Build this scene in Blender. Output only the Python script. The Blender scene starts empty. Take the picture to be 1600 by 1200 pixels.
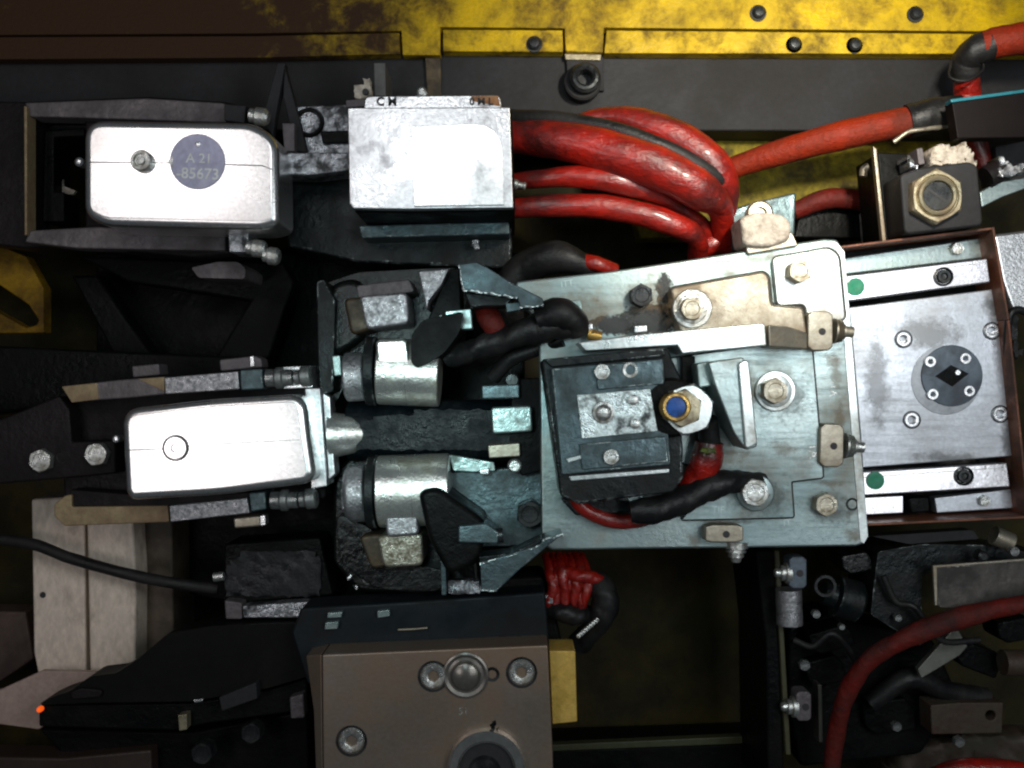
import bpy, bmesh, math, random
from mathutils import Vector, Matrix
random.seed(7)
S = 0.0006            # metres per trace unit
D = 1500.0            # camera height over the reference plane, in trace units
scene = bpy.context.scene
COL = scene.collection
R = math.radians

# ------------------------------------------------------------------ camera
cam = bpy.data.cameras.new("camera")
cam_ob = bpy.data.objects.new("camera", cam)
COL.objects.link(cam_ob)
cam_ob.location = (0, 0, D * S)
cam.sensor_width = 36
cam.lens = 36 * D / 1600
cam.clip_start = 0.01
cam.clip_end = 50
cam.dof.use_dof = True
cam.dof.focus_distance = (D - 40) * S
cam.dof.aperture_fstop = 7.0
scene.camera = cam_ob
scene.render.resolution_x = 1024
scene.render.resolution_y = 768

# ------------------------------------------------------------------ world
w = bpy.data.worlds.new("World")
scene.world = w
w.use_nodes = True
w.node_tree.nodes["Background"].inputs[0].default_value = (0.75, 0.9, 1.0, 1)
w.node_tree.nodes["Background"].inputs[1].default_value = 0.04

# ------------------------------------------------------------------ lamps
def lamp(name, kind, px, py, z, tx, ty, tz, power, color, size=0.1, size_y=None, spot=None, blend=0.5):
    l = bpy.data.lights.new(name, kind)
    l.energy = power
    l.color = color
    if kind == 'AREA':
        l.shape = 'RECTANGLE'
        l.size = size
        l.size_y = size_y or size
    else:
        l.shadow_soft_size = size
    if spot:
        l.spot_size = R(spot)
        l.spot_blend = blend
    o = bpy.data.objects.new(name, l)
    p = Vector(((px - 800) * S, (600 - py) * S, z * S))
    t = Vector(((tx - 800) * S, (600 - ty) * S, tz * S))
    o.location = p
    o.rotation_euler = (t - p).to_track_quat('-Z', 'Y').to_euler()
    COL.objects.link(o)
    return o
# unseen lights added for effect: broad panels set to mirror in the metal faces,
# a small fill at the centre, spots on the hubs and on rail and hoses
lamp("added_panel_upper_left", 'AREA', -255, -70, 1560, -255, -70, 0, 0.85, (1.0, 0.95, 0.94), 0.26, 0.22)  # added panel, mirrored by the tagged cover
lamp("added_panel_lower_left", 'AREA', -160, 800, 1560, -160, 800, 0, 0.95, (1.0, 0.96, 0.96), 0.27, 0.22)  # added panel, mirrored by the plain cover
lamp("added_panel_top", 'AREA', 540, -110, 1560, 540, -110, 0, 0.8, (0.96, 0.98, 1.0), 0.33, 0.24)  # added panel, mirrored by the white block
lamp("added_panel_right", 'AREA', 1850, 560, 1640, 1850, 560, 0, 2.6, (0.92, 0.97, 1.0), 0.62, 0.66)  # added panel, mirrored by slide plate and rails
lamp("added_panel_corner", 'AREA', 1600, 330, 1540, 1600, 330, 0, 1.3, (0.93, 1.0, 1.0), 0.32, 0.20)  # added panel brightening the plate's upper corner
lamp("added_fill_centre", 'AREA', 690, 420, 1200, 680, 640, 0, 0.3, (0.62, 0.96, 1.0), 0.07, 0.07)  # added cool fill for hubs and jaws
lamp("added_spot_hubs", 'SPOT', 600, 560, 1100, 650, 680, 0, 6.5, (0.72, 1.0, 0.98), 0.03, spot=30, blend=1.0)  # added spot picking out the hubs
lamp("added_spot_rail", 'SPOT', 1330, 40, 900, 1230, 130, -100, 24.0, (1.0, 0.94, 0.80), 0.04, spot=64, blend=1.0)  # added spot brightening rail and hoses, fading to the left

scene.view_settings.view_transform = 'Standard'
scene.view_settings.look = 'None'
scene.view_settings.exposure = 0.0
scene.view_settings.gamma = 1.0
try:
    scene.cycles.filter_width = 2.2
except Exception:
    pass

# ------------------------------------------------------------------ materials
def mat(name, base, metal=0.0, rough=0.5, dirt=None, dirt_amt=0.5, dirt_scale=14, fine=140, bump=0.15,
        wear=None, wear_r=0.0019, rough_var=0.15, dirt_rough=0.7, dirt_metal=0.0, second=None, second_amt=0.5,
        second_scale=9, spec=0.5, coat=0.0, stretch=None, bump_dist=0.0006, contrast=0.12, scratch=None, bias=None):
    m = bpy.data.materials.new(name)
    m.use_nodes = True
    nt = m.node_tree
    N = nt.nodes
    L = nt.links
    b = N["Principled BSDF"]
    b.inputs["Specular IOR Level"].default_value = spec
    b.inputs["Coat Weight"].default_value = coat
    b.inputs["Coat Roughness"].default_value = 0.15
    tc = N.new("ShaderNodeTexCoord")
    mp = N.new("ShaderNodeMapping")
    L.new(tc.outputs["Object"], mp.inputs[0])
    if stretch:
        mp.inputs["Scale"].default_value = stretch
    def noise(scale, detail=6, rough=0.6, dist=0.0):
        n = N.new("ShaderNodeTexNoise")
        n.inputs["Scale"].default_value = scale
        n.inputs["Detail"].default_value = detail
        n.inputs["Roughness"].default_value = rough
        n.inputs["Distortion"].default_value = dist
        L.new(mp.outputs[0], n.inputs["Vector"])
        return n.outputs[0]
    def step(sock, thr, wid):
        r = N.new("ShaderNodeMapRange")
        r.interpolation_type = 'SMOOTHSTEP'
        r.inputs[1].default_value = thr - wid
        r.inputs[2].default_value = thr + wid
        L.new(sock, r.inputs[0])
        return r.outputs[0]
    def mixc(f, a, c):
        x = N.new("ShaderNodeMix")
        x.data_type = 'RGBA'
        L.new(f, x.inputs[0])
        for i, v in ((6, a), (7, c)):
            if isinstance(v, tuple):
                x.inputs[i].default_value = (*v, 1)
            else:
                L.new(v, x.inputs[i])
        return x.outputs[2]
    def mixf(f, a, c):
        x = N.new("ShaderNodeMix")
        L.new(f, x.inputs[0])
        for i, v in ((2, a), (3, c)):
            if isinstance(v, (int, float)):
                x.inputs[i].default_value = v
            else:
                L.new(v, x.inputs[i])
        return x.outputs[0]
    nf = noise(fine, 5, 0.65)
    nbig = noise(dirt_scale * 0.5, 4, 0.5)
    var = tuple(c * 0.72 for c in base)
    color = mixc(step(nf, 0.5, 0.25), base, var)
    rgh = mixf(step(nbig, 0.5, 0.2), max(0.05, rough - rough_var), min(1, rough + rough_var))
    met = metal
    if second:
        f = step(noise(second_scale, 6, 0.62, 0.3), 1 - (0.25 + 0.5 * second_amt), contrast)
        color = mixc(f, color, second)
    if dirt:
        dn = noise(dirt_scale, 9, 0.7, 0.2)
        if bias:      # painted dark fade, thickens the dirt colour towards one end: (x0, x1, amount), metres in object space
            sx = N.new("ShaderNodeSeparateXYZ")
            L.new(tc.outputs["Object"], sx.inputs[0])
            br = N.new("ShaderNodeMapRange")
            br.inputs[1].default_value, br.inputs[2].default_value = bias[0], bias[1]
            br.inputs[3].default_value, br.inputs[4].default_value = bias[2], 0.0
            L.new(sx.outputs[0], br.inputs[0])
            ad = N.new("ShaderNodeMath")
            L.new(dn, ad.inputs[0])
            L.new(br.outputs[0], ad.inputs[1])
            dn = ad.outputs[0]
        f = step(dn, 1 - (0.25 + 0.5 * dirt_amt), contrast)
        color = mixc(f, color, dirt)
        rgh = mixf(f, rgh, dirt_rough)
        met = mixf(f, metal, dirt_metal)
    if wear:
        bv = N.new("ShaderNodeBevel")
        bv.samples = 4
        bv.inputs[0].default_value = wear_r
        ge = N.new("ShaderNodeNewGeometry")
        dt = N.new("ShaderNodeVectorMath")
        dt.operation = 'DOT_PRODUCT'
        L.new(bv.outputs[0], dt.inputs[0])
        L.new(ge.outputs["True Normal"], dt.inputs[1])
        inv = N.new("ShaderNodeMath")
        inv.operation = 'SUBTRACT'
        inv.inputs[0].default_value = 1.0
        L.new(dt.outputs["Value"], inv.inputs[1])
        e = step(inv.outputs[0], 0.03, 0.02)
        ml = N.new("ShaderNodeMath")
        ml.operation = 'MULTIPLY'
        L.new(e, ml.inputs[0])
        L.new(step(noise(38, 8, 0.85), 0.56, 0.05), ml.inputs[1])
        color = mixc(ml.outputs[0], color, wear)
        met = mixf(ml.outputs[0], met, 0.9)
        rgh = mixf(ml.outputs[0], rgh, 0.35)
    sc_out = None
    if scratch:       # fine directional scratches
        mp2 = N.new("ShaderNodeMapping")
        mp2.inputs["Rotation"].default_value = (0, 0, scratch[2] if len(scratch) > 2 else 0.12)
        mp2.inputs["Scale"].default_value = (scratch[0], scratch[1], 20)
        L.new(tc.outputs["Object"], mp2.inputs[0])
        n2 = N.new("ShaderNodeTexNoise")
        n2.inputs["Scale"].default_value = 1.0
        n2.inputs["Detail"].default_value = 6
        n2.inputs["Roughness"].default_value = 0.75
        L.new(mp2.outputs[0], n2.inputs["Vector"])
        sc_out = n2.outputs[0]
        ra = N.new("ShaderNodeMath")
        ra.operation = 'MULTIPLY_ADD'
        L.new(step(sc_out, 0.55, 0.12), ra.inputs[0])
        ra.inputs[1].default_value = 0.14
        L.new(rgh, ra.inputs[2])
        rgh = ra.outputs[0]
        color = mixc(step(sc_out, 0.66, 0.06), color, tuple(c * 0.6 for c in base))
    L.new(color, b.inputs["Base Color"])
    L.new(rgh, b.inputs["Roughness"])
    if isinstance(met, (int, float)):
        b.inputs["Metallic"].default_value = met
    else:
        L.new(met, b.inputs["Metallic"])
    bp = N.new("ShaderNodeBump")
    bp.inputs["Strength"].default_value = bump
    bp.inputs["Distance"].default_value = bump_dist
    hs = N.new("ShaderNodeMath")
    hs.operation = 'ADD'
    L.new(nf, hs.inputs[0])
    L.new(noise(fine * 0.25, 5, 0.6), hs.inputs[1])
    L.new(hs.outputs[0], bp.inputs["Height"])
    L.new(bp.outputs[0], b.inputs["Normal"])
    return m

YELLOW = mat("yellow_paint", (0.82, 0.52, 0.002), 0, 0.5, (0.10, 0.058, 0.005), 0.38, 40, 260, 0.9, second=(0.52, 0.34, 0.003), second_amt=0.55, second_scale=16, contrast=0.16, wear=(0.05, 0.04, 0.02), spec=0.3)
def yellow_dark_fade(name, pts):
    """grimy yellow paint with a dark fade painted in towards the left end"""
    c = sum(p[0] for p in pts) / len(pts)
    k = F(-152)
    return mat(name, (0.82, 0.52, 0.002), 0, 0.5, (0.045, 0.019, 0.006), 0.38, 30, 260, 0.9, second=(0.52, 0.34, 0.003), second_amt=0.55, second_scale=16, contrast=0.2, wear=(0.05, 0.04, 0.02), spec=0.3, bias=((300 - c) * k, (720 - c) * k, 0.42))  # bias paints the corner's dark fade into the dirt colour
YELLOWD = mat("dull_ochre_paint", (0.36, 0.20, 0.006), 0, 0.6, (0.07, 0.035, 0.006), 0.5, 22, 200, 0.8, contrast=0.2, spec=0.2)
MOSS = mat("mossy_yellow_grime", (0.26, 0.20, 0.02), 0, 0.8, (0.06, 0.045, 0.012), 0.5, 34, 220, 1.0, second=(0.42, 0.33, 0.02), second_amt=0.4, second_scale=18, contrast=0.16, spec=0.2)
DBRN = mat("dark_brown_casting", (0.09, 0.06, 0.03), 0.4, 0.4, (0.02, 0.015, 0.01), 0.5, 40, 160, 0.8, contrast=0.2)
FLOOR = mat("grimy_floor", (0.04, 0.037, 0.022), 0, 0.8, (0.018, 0.015, 0.009), 0.5, 16, 200, 0.9, second=(0.13, 0.095, 0.014), second_amt=0.3, second_scale=6, contrast=0.3, spec=0.15)
GREYP = mat("dark_grey_paint", (0.034, 0.034, 0.039), 0, 0.6, (0.018, 0.016, 0.014), 0.45, 9, 180, 0.4, contrast=0.3, spec=0.22)
BLACK = mat("black_greasy_metal", (0.004, 0.0045, 0.005), 0.0, 0.42, (0.009, 0.008, 0.007), 0.3, 26, 110, 1.0, rough_var=0.18, contrast=0.25, spec=0.1, bump_dist=0.001)
BLACKW = mat("black_worn_metal", (0.014, 0.019, 0.021), 0.5, 0.36, (0.01, 0.009, 0.008), 0.4, 30, 110, 1.0, wear=(0.6, 0.68, 0.68), contrast=0.2, spec=0.35, bump_dist=0.0009)
WET = mat("wet_oily_casting", (0.010, 0.0115, 0.0125), 0.5, 0.28, (0.006, 0.006, 0.006), 0.5, 26, 110, 1.0, contrast=0.2, dirt_rough=0.32, bump_dist=0.001)
DTEAL = mat("dark_teal_steel", (0.13, 0.19, 0.21), 0.82, 0.36, (0.02, 0.027, 0.026), 0.4, 24, 150, 0.9, wear=(0.85, 0.95, 0.95), contrast=0.25, bump_dist=0.0008)
FRAME = mat("purple_grey_cast_frame", (0.19, 0.165, 0.175), 0.35, 0.45, (0.05, 0.04, 0.042), 0.45, 18, 150, 1.0, contrast=0.22, spec=0.4, bump_dist=0.001)
FRAMED = mat("dark_cast_frame", (0.016, 0.012, 0.014), 0.1, 0.5, (0.007, 0.005, 0.006), 0.45, 14, 130, 0.9, contrast=0.25, spec=0.2, bump_dist=0.001)
ALU = mat("satin_aluminium_cover", (0.93, 0.92, 0.93), 0.95, 0.28, (0.80, 0.74, 0.68), 0.2, 9, 320, 0.03, rough_var=0.05, dirt_rough=0.36, dirt_metal=0.9, contrast=0.3)
ALUW = mat("white_block_metal", (0.90, 0.91, 0.93), 0.92, 0.27, (0.40, 0.38, 0.40), 0.28, 34, 300, 0.35, rough_var=0.06, dirt_rough=0.4, dirt_metal=0.8, contrast=0.1)
ZINC = mat("zinc_plated_steel", (0.44, 0.52, 0.515), 0.88, 0.40, (0.36, 0.30, 0.22), 0.22, 12, 260, 0.3, second=(0.29, 0.39, 0.405), second_amt=0.5, second_scale=7, dirt_metal=0.4, contrast=0.18, scratch=(14, 260, 0.12))
ZINCB = mat("bright_zinc_steel", (0.85, 0.92, 0.92), 0.9, 0.36, (0.38, 0.30, 0.2), 0.25, 12, 240, 0.3, dirt_metal=0.4, contrast=0.18)
TAN = mat("tarnished_tan_steel", (0.46, 0.42, 0.34), 0.8, 0.42, (0.24, 0.15, 0.08), 0.35, 14, 240, 0.35, dirt_metal=0.3, contrast=0.2)
TANB = mat("ochre_stained_steel", (0.36, 0.27, 0.15), 0.35, 0.55, (0.16, 0.09, 0.05), 0.4, 22, 200, 0.6, contrast=0.2)
SILV = mat("slide_plate_steel", (0.78, 0.82, 0.90), 0.88, 0.34, (0.42, 0.42, 0.43), 0.38, 9, 300, 0.2, scratch=(10, 200, 0.14), rough_var=0.12, dirt_rough=0.45, dirt_metal=0.6, contrast=0.3)
RAILM = mat("rail_steel", (0.95, 0.93, 0.97), 0.94, 0.2, (0.45, 0.42, 0.44), 0.25, 12, 300, 0.1, dirt_metal=0.6, contrast=0.2)
CAST = mat("polished_cast_hub", (0.88, 0.89, 0.85), 0.85, 0.3, (0.3, 0.29, 0.22), 0.36, 30, 240, 0.7, dirt_rough=0.45, dirt_metal=0.7, contrast=0.14)
BOLTM = mat("bolt_steel", (0.74, 0.76, 0.74), 0.85, 0.32, (0.24, 0.21, 0.16), 0.4, 70, 300, 0.9, dirt_rough=0.45, dirt_metal=0.7, contrast=0.14)
BOLTT = mat("bolt_warm_steel", (0.62, 0.57, 0.46), 0.7, 0.38, (0.30, 0.23, 0.14), 0.4, 60, 300, 0.9, dirt_rough=0.5, dirt_metal=0.5, contrast=0.14)
BOLTD = mat("bolt_black_oxide", (0.045, 0.048, 0.05), 0.7, 0.34, (0.02, 0.02, 0.02), 0.4, 40, 200, 0.4)
SPARK = mat("grease_streaked_silver", (0.55, 0.56, 0.60), 0.8, 0.3, (0.02, 0.02, 0.022), 0.5, 34, 120, 1.0, dirt_rough=0.4, contrast=0.07, bump_dist=0.002)
SPARKT = mat("grease_streaked_pocket", (0.78, 0.88, 0.88), 0.85, 0.3, (0.05, 0.06, 0.06), 0.36, 60, 160, 1.0, dirt_rough=0.4, contrast=0.08, bump_dist=0.0015)
BRUSH = mat("speckled_machined_pad", (0.6, 0.59, 0.62), 0.88, 0.3, (0.22, 0.22, 0.23), 0.45, 230, 420, 1.0, dirt_metal=0.8, contrast=0.2, bump_dist=0.0006)
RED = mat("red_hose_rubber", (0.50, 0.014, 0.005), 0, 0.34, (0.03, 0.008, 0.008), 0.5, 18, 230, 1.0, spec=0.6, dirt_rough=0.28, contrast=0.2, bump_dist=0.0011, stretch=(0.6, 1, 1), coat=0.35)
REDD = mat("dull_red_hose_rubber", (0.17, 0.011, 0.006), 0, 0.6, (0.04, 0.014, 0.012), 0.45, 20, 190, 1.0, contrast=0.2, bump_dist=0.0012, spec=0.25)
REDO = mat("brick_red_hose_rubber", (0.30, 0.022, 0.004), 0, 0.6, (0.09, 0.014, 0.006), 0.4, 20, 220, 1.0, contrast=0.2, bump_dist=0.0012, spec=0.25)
RINGM = mat("turned_ring_steel", (0.75, 0.73, 0.7), 0.9, 0.28, None, bump=0.08)
DIMS = mat("dim_screw_steel", (0.30, 0.31, 0.31), 0.85, 0.3, (0.06, 0.06, 0.06), 0.45, 40, 200, 0.6)
PADT = mat("speckled_tan_pad", (0.52, 0.5, 0.42), 0.8, 0.32, (0.16, 0.13, 0.08), 0.45, 200, 400, 1.0, dirt_metal=0.7, contrast=0.14, bump_dist=0.0008)
RUB = mat("black_rubber", (0.010, 0.010, 0.011), 0, 0.42, (0.022, 0.02, 0.019), 0.4, 24, 220, 0.8, contrast=0.2, spec=0.35)
BRASS = mat("brass", (0.72, 0.46, 0.14), 0.85, 0.34, (0.16, 0.09, 0.04), 0.35, 60, 200, 0.5, contrast=0.12)
BRASSD = mat("tarnished_brass_nut", (0.50, 0.44, 0.30), 0.7, 0.36, (0.22, 0.16, 0.10), 0.4, 30, 220, 0.4, dirt_metal=0.5)
GOLD = mat("gold_painted_bar", (0.85, 0.55, 0.12), 0.45, 0.4, (0.5, 0.33, 0.08), 0.35, 60, 220, 0.5, contrast=0.2)
BLUE = mat("blue_plastic", (0.004, 0.11, 0.5), 0, 0.5, (0.02, 0.04, 0.1), 0.35, 60, 200, 0.6)
GREEN = mat("green_plastic", (0.0, 0.28, 0.14), 0, 0.45, None, bump=0.1)
COPPER = mat("copper_brown_rim", (0.25, 0.085, 0.042), 0.3, 0.45, (0.09, 0.04, 0.026), 0.45, 30, 200, 0.5)
BROWN = mat("brown_tarnished_steel", (0.36, 0.30, 0.245), 0.7, 0.42, (0.30, 0.19, 0.12), 0.5, 9, 280, 0.2, second=(0.36, 0.34, 0.32), second_amt=0.45, second_scale=5, dirt_rough=0.45, dirt_metal=0.6, contrast=0.3)
CREAM = mat("cream_cast_paint", (0.88, 0.73, 0.61), 0, 0.4, (0.26, 0.18, 0.13), 0.22, 26, 180, 0.9, contrast=0.15, stretch=(1, 0.5, 1))
PINK = mat("pale_pink_sheet", (0.50, 0.36, 0.31), 0, 0.55, (0.3, 0.2, 0.17), 0.3, 10, 180, 0.3, contrast=0.3)
CRUST = mat("flaking_cream_crust", (0.70, 0.62, 0.53), 0.1, 0.6, (0.28, 0.22, 0.17), 0.4, 50, 160, 1.0, contrast=0.12, bump_dist=0.002)
DISC = mat("blue_grey_insert", (0.12, 0.15, 0.185), 0.4, 0.45, (0.07, 0.08, 0.1), 0.4, 30, 220, 0.2)
TAGM = mat("lavender_grey_tag", (0.50, 0.49, 0.66), 0.2, 0.55, (0.6, 0.58, 0.72), 0.3, 20, 200, 0.2)
WHITE = mat("white_marking", (0.85, 0.85, 0.85), 0, 0.5, None, bump=0.05)
INK = mat("dark_marking", (0.03, 0.028, 0.03), 0, 0.6, None, bump=0.05)
RUSTM = mat("rust_patch", (0.42, 0.20, 0.08), 0.1, 0.7, (0.25, 0.1, 0.04), 0.5, 60, 200, 0.8)
TEALB = mat("teal_edge_strip", (0.03, 0.22, 0.28), 0.2, 0.4, None, bump=0.1)
PALE = mat("pale_teal_zinc", (0.42, 0.54, 0.53), 0.7, 0.36, (0.12, 0.15, 0.13), 0.36, 50, 200, 0.5, dirt_metal=0.5)
ROCK = mat("rusty_brown_casting", (0.06, 0.03, 0.02), 0.1, 0.6, (0.05, 0.045, 0.03), 0.5, 24, 120, 1.0, contrast=0.2)
def emit(name, c, s):
    m = bpy.data.materials.new(name)
    m.use_nodes = True
    b = m.node_tree.nodes["Principled BSDF"]
    b.inputs["Base Color"].default_value = (*c, 1)
    b.inputs["Emission Color"].default_value = (*c, 1)
    b.inputs["Emission Strength"].default_value = s
    return m
LED = emit("orange_indicator_light", (1.0, 0.12, 0.01), 0.7)

# ------------------------------------------------------------------ builders
def at(px, py, z):
    f = (D - z) / D
    return Vector(((px - 800) * S * f, (600 - py) * S * f, z * S))
def F(z):
    return (D - z) / D * S

def thing(name, label, cat, px, py, z, group=None):
    o = bpy.data.objects.new(name, None)
    COL.objects.link(o)
    o.location = at(px, py, z)
    o.empty_display_size = 0.01
    o['label'] = label
    o['category'] = cat
    if group:
        o['group'] = group
    return o
WL = {}
def wloc(o):
    return WL.get(o.name, o.location.copy())

def link(name, verts, faces, m, parent, smooth=True, bev=0, seg=2, label=None, ang=35):
    c = Vector((0, 0, 0))
    for v in verts:
        c += v
    c /= max(1, len(verts))
    me = bpy.data.meshes.new(name)
    me.from_pydata([tuple(v - c) for v in verts], [], faces)
    bm = bmesh.new()
    bm.from_mesh(me)
    bmesh.ops.recalc_face_normals(bm, faces=bm.faces)
    for f in bm.faces:
        f.smooth = smooth
    if smooth and not bev:
        for e in bm.edges:
            if len(e.link_faces) == 2 and e.calc_face_angle(0) > R(ang):
                e.smooth = False
    bm.to_mesh(me)
    bm.free()
    me.materials.append(m)
    o = bpy.data.objects.new(name, me)
    COL.objects.link(o)
    if parent:
        o.parent = parent
        o.location = c - wloc(parent)
    else:
        o.location = c
    WL[o.name] = c.copy()
    if bev:
        md = o.modifiers.new("bevel", 'BEVEL')
        md.width = bev * S
        md.segments = seg
        md.limit_method = 'ANGLE'
        md.angle_limit = R(30)
        md.harden_normals = True
    if label:
        o['label'] = label
    return o

def prism(name, pts, z, h, m, parent, bev=1.5, holes=(), seg=2, label=None, jit=0.0):
    bm = bmesh.new()
    loops = []
    for lp in [pts] + list(holes):
        vs = [bm.verts.new(at(p[0] + random.uniform(-jit, jit), p[1] + random.uniform(-jit, jit), p[2] if len(p) > 2 else z)) for p in lp]
        loops.append(vs)
        for i in range(len(vs)):
            bm.edges.new((vs[i], vs[(i + 1) % len(vs)]))
    if holes:
        bmesh.ops.triangle_fill(bm, use_beauty=True, edges=list(bm.edges), normal=(0, 0, 1))
    else:
        bm.faces.new(loops[0])
    top = list(bm.faces)
    r = bmesh.ops.extrude_face_region(bm, geom=top)
    nv = [g for g in r['geom'] if isinstance(g, bmesh.types.BMVert)]
    for v in nv:
        v.co.z -= h * S
    bm.verts.index_update()
    verts = [v.co.copy() for v in bm.verts]
    faces = [[v.index for v in f.verts] for f in bm.faces]
    bm.free()
    return link(name, verts, faces, m, parent, True, bev, seg, label)

def rpoly(pts, r, n=5):
    """round the corners of a pixel polygon"""
    out = []
    k = len(pts)
    for i in range(k):
        p0, p1, p2 = Vector(pts[i - 1]), Vector(pts[i]), Vector(pts[(i + 1) % k])
        a = (p0 - p1)
        b = (p2 - p1)
        rr = min(r, a.length * 0.45, b.length * 0.45)
        a = p1 + a.normalized() * rr
        b = p1 + b.normalized() * rr
        for j in range(n + 1):
            t = j / n
            q = a * (1 - t) ** 2 + p1 * 2 * t * (1 - t) + b * t * t
            out.append((q.x, q.y))
    return out

def circle(cx, cy, r, n=24, ry=None):
    return [(cx + r * math.cos(2 * math.pi * i / n), cy + (ry or r) * math.sin(2 * math.pi * i / n)) for i in range(n)]

def lathe(name, px, py, z, prof, m, parent, n=28, axis=(0, 0, 1), hexrot=0.0, bev=0, label=None, scale=None):
    """prof: list of (radius, height, hex?) in trace units; closed at ends when radius 0"""
    base = at(px, py, z)
    ax = Vector(axis).normalized()
    q = Vector((0, 0, 1)).rotation_difference(ax)
    f = scale or F(z)
    verts, faces, rings = [], [], []
    for pr in prof:
        r, h = pr[0], pr[1]
        hx = pr[2] if len(pr) > 2 else 0
        if r == 0:
            rings.append([len(verts)])
            verts.append(base + q @ Vector((0, 0, h * S)))
            continue
        ring = []
        for i in range(n):
            a = 2 * math.pi * i / n
            k = 1.0
            if hx:
                aa = (a % (math.pi / 3)) - math.pi / 6
                k = math.cos(math.pi / 6) / math.cos(aa)
                k = 1 + (k - 1) * hx
            rr = r * k
            ring.append(len(verts))
            verts.append(base + q @ Vector((rr * math.cos(a + hexrot) * f, rr * math.sin(a + hexrot) * f, h * S)))
        rings.append(ring)
    for a, b in zip(rings, rings[1:]):
        if len(a) == 1 and len(b) == 1:
            continue
        for i in range(n):
            j = (i + 1) % n
            if len(a) == 1:
                faces.append((a[0], b[i], b[j]))
            elif len(b) == 1:
                faces.append((a[i], b[0], a[j]))
            else:
                faces.append((a[i], b[i], b[j], a[j]))
    return link(name, verts, faces, m, parent, True, bev, label=label, ang=28)

def hexbolt(px, py, z, r, m, parent, h=14, washer=None, wm=None, rot=None, name="bolt", label=None, hz=None):
    """hex head seen from above standing on height z; washer below"""
    rot = random.uniform(0, 1) if rot is None else rot
    wt = 5 if washer else 0
    o = lathe(name, px, py, z + wt + h, [(0, -h), (r * 1.0, -h, 1), (r * 1.0, -2.5, 1), (r * 0.9, 0, .4), (r * 0.62, 0), (r * 0.56, -1.2), (0, -1.2)], m, parent, 24, hexrot=rot, label=label)
    if washer:
        lathe("washer", px, py, z + wt, [(0, -wt), (washer, -wt), (washer, -1), (washer - 1.5, 0), (0, 0)], wm or m, o, 28)
        lathe("lock_ring", px, py, z + wt + 3, [(0, -3), (r * 1.22, -3), (r * 1.22, -.6), (r * 1.16, 0), (0, 0)], wm or m, o, 24)
    return o

def capscrew(px, py, z, r, m, parent, h=10, name="socket_screw", inner=None, well=True):
    k = inner or 0.5
    o = lathe(name, px, py, z + h, [(0, -h - 2), (r, -h - 2), (r, -2), (r * .9, 0), (r * (k + .12), 0), (r * k, -1.5, 1), (r * k, -8, 1), (0, -8)], m, parent, 24, hexrot=random.random())
    if well:
        lathe("counterbore_edge", px, py, z + 1, [(r * 1.02, -3), (r * 1.05, 0.2), (r * 1.22, 0.2), (r * 1.24, -3)], BOLTD, o, 28)
    lathe("hex_socket", px, py, z + h - 7, [(0, 0), (r * k * 1.0, 0)], INK, o, 12)
    return o

def cyl(name, p0, p1, r, m, parent, r2=None, n=28, bev=1.2, rings=None, label=None):
    """solid of revolution between two traced points (px,py,z). rings: list of (t, radius)"""
    a, b = at(*p0), at(*p1)
    f = F((p0[2] + p1[2]) / 2)
    ax = (b - a)
    Ln = ax.length
    q = Vector((0, 0, 1)).rotation_difference(ax.normalized())
    prof = rings or [(0, r), (1, r2 if r2 is not None else r)]
    verts, faces = [], []
    for t, rr in prof:
        for i in range(n):
            an = 2 * math.pi * i / n
            verts.append(a + q @ Vector((rr * f * math.cos(an), rr * f * math.sin(an), Ln * t)))
    for k in range(len(prof) - 1):
        for i in range(n):
            j = (i + 1) % n
            faces.append((k * n + i, k * n + j, (k + 1) * n + j, (k + 1) * n + i))
    faces.append(list(range(n)))
    faces.append(list(range((len(prof) - 1) * n, len(prof) * n)))
    return link(name, verts, faces, m, parent, True, bev, label=label)

def spline(pts, n=10):
    P = [Vector(p) for p in pts]
    P = [P[0] * 2 - P[1]] + P + [P[-1] * 2 - P[-2]]
    out = []
    for i in range(1, len(P) - 2):
        for j in range(n):
            t = j / n
            out.append(0.5 * ((2 * P[i]) + (P[i + 1] - P[i - 1]) * t + (2 * P[i - 1] - 5 * P[i] + 4 * P[i + 1] - P[i + 2]) * t * t + (3 * P[i] - P[i - 1] - 3 * P[i + 1] + P[i + 2]) * t ** 3))
    out.append(P[-2])
    return out

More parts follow.
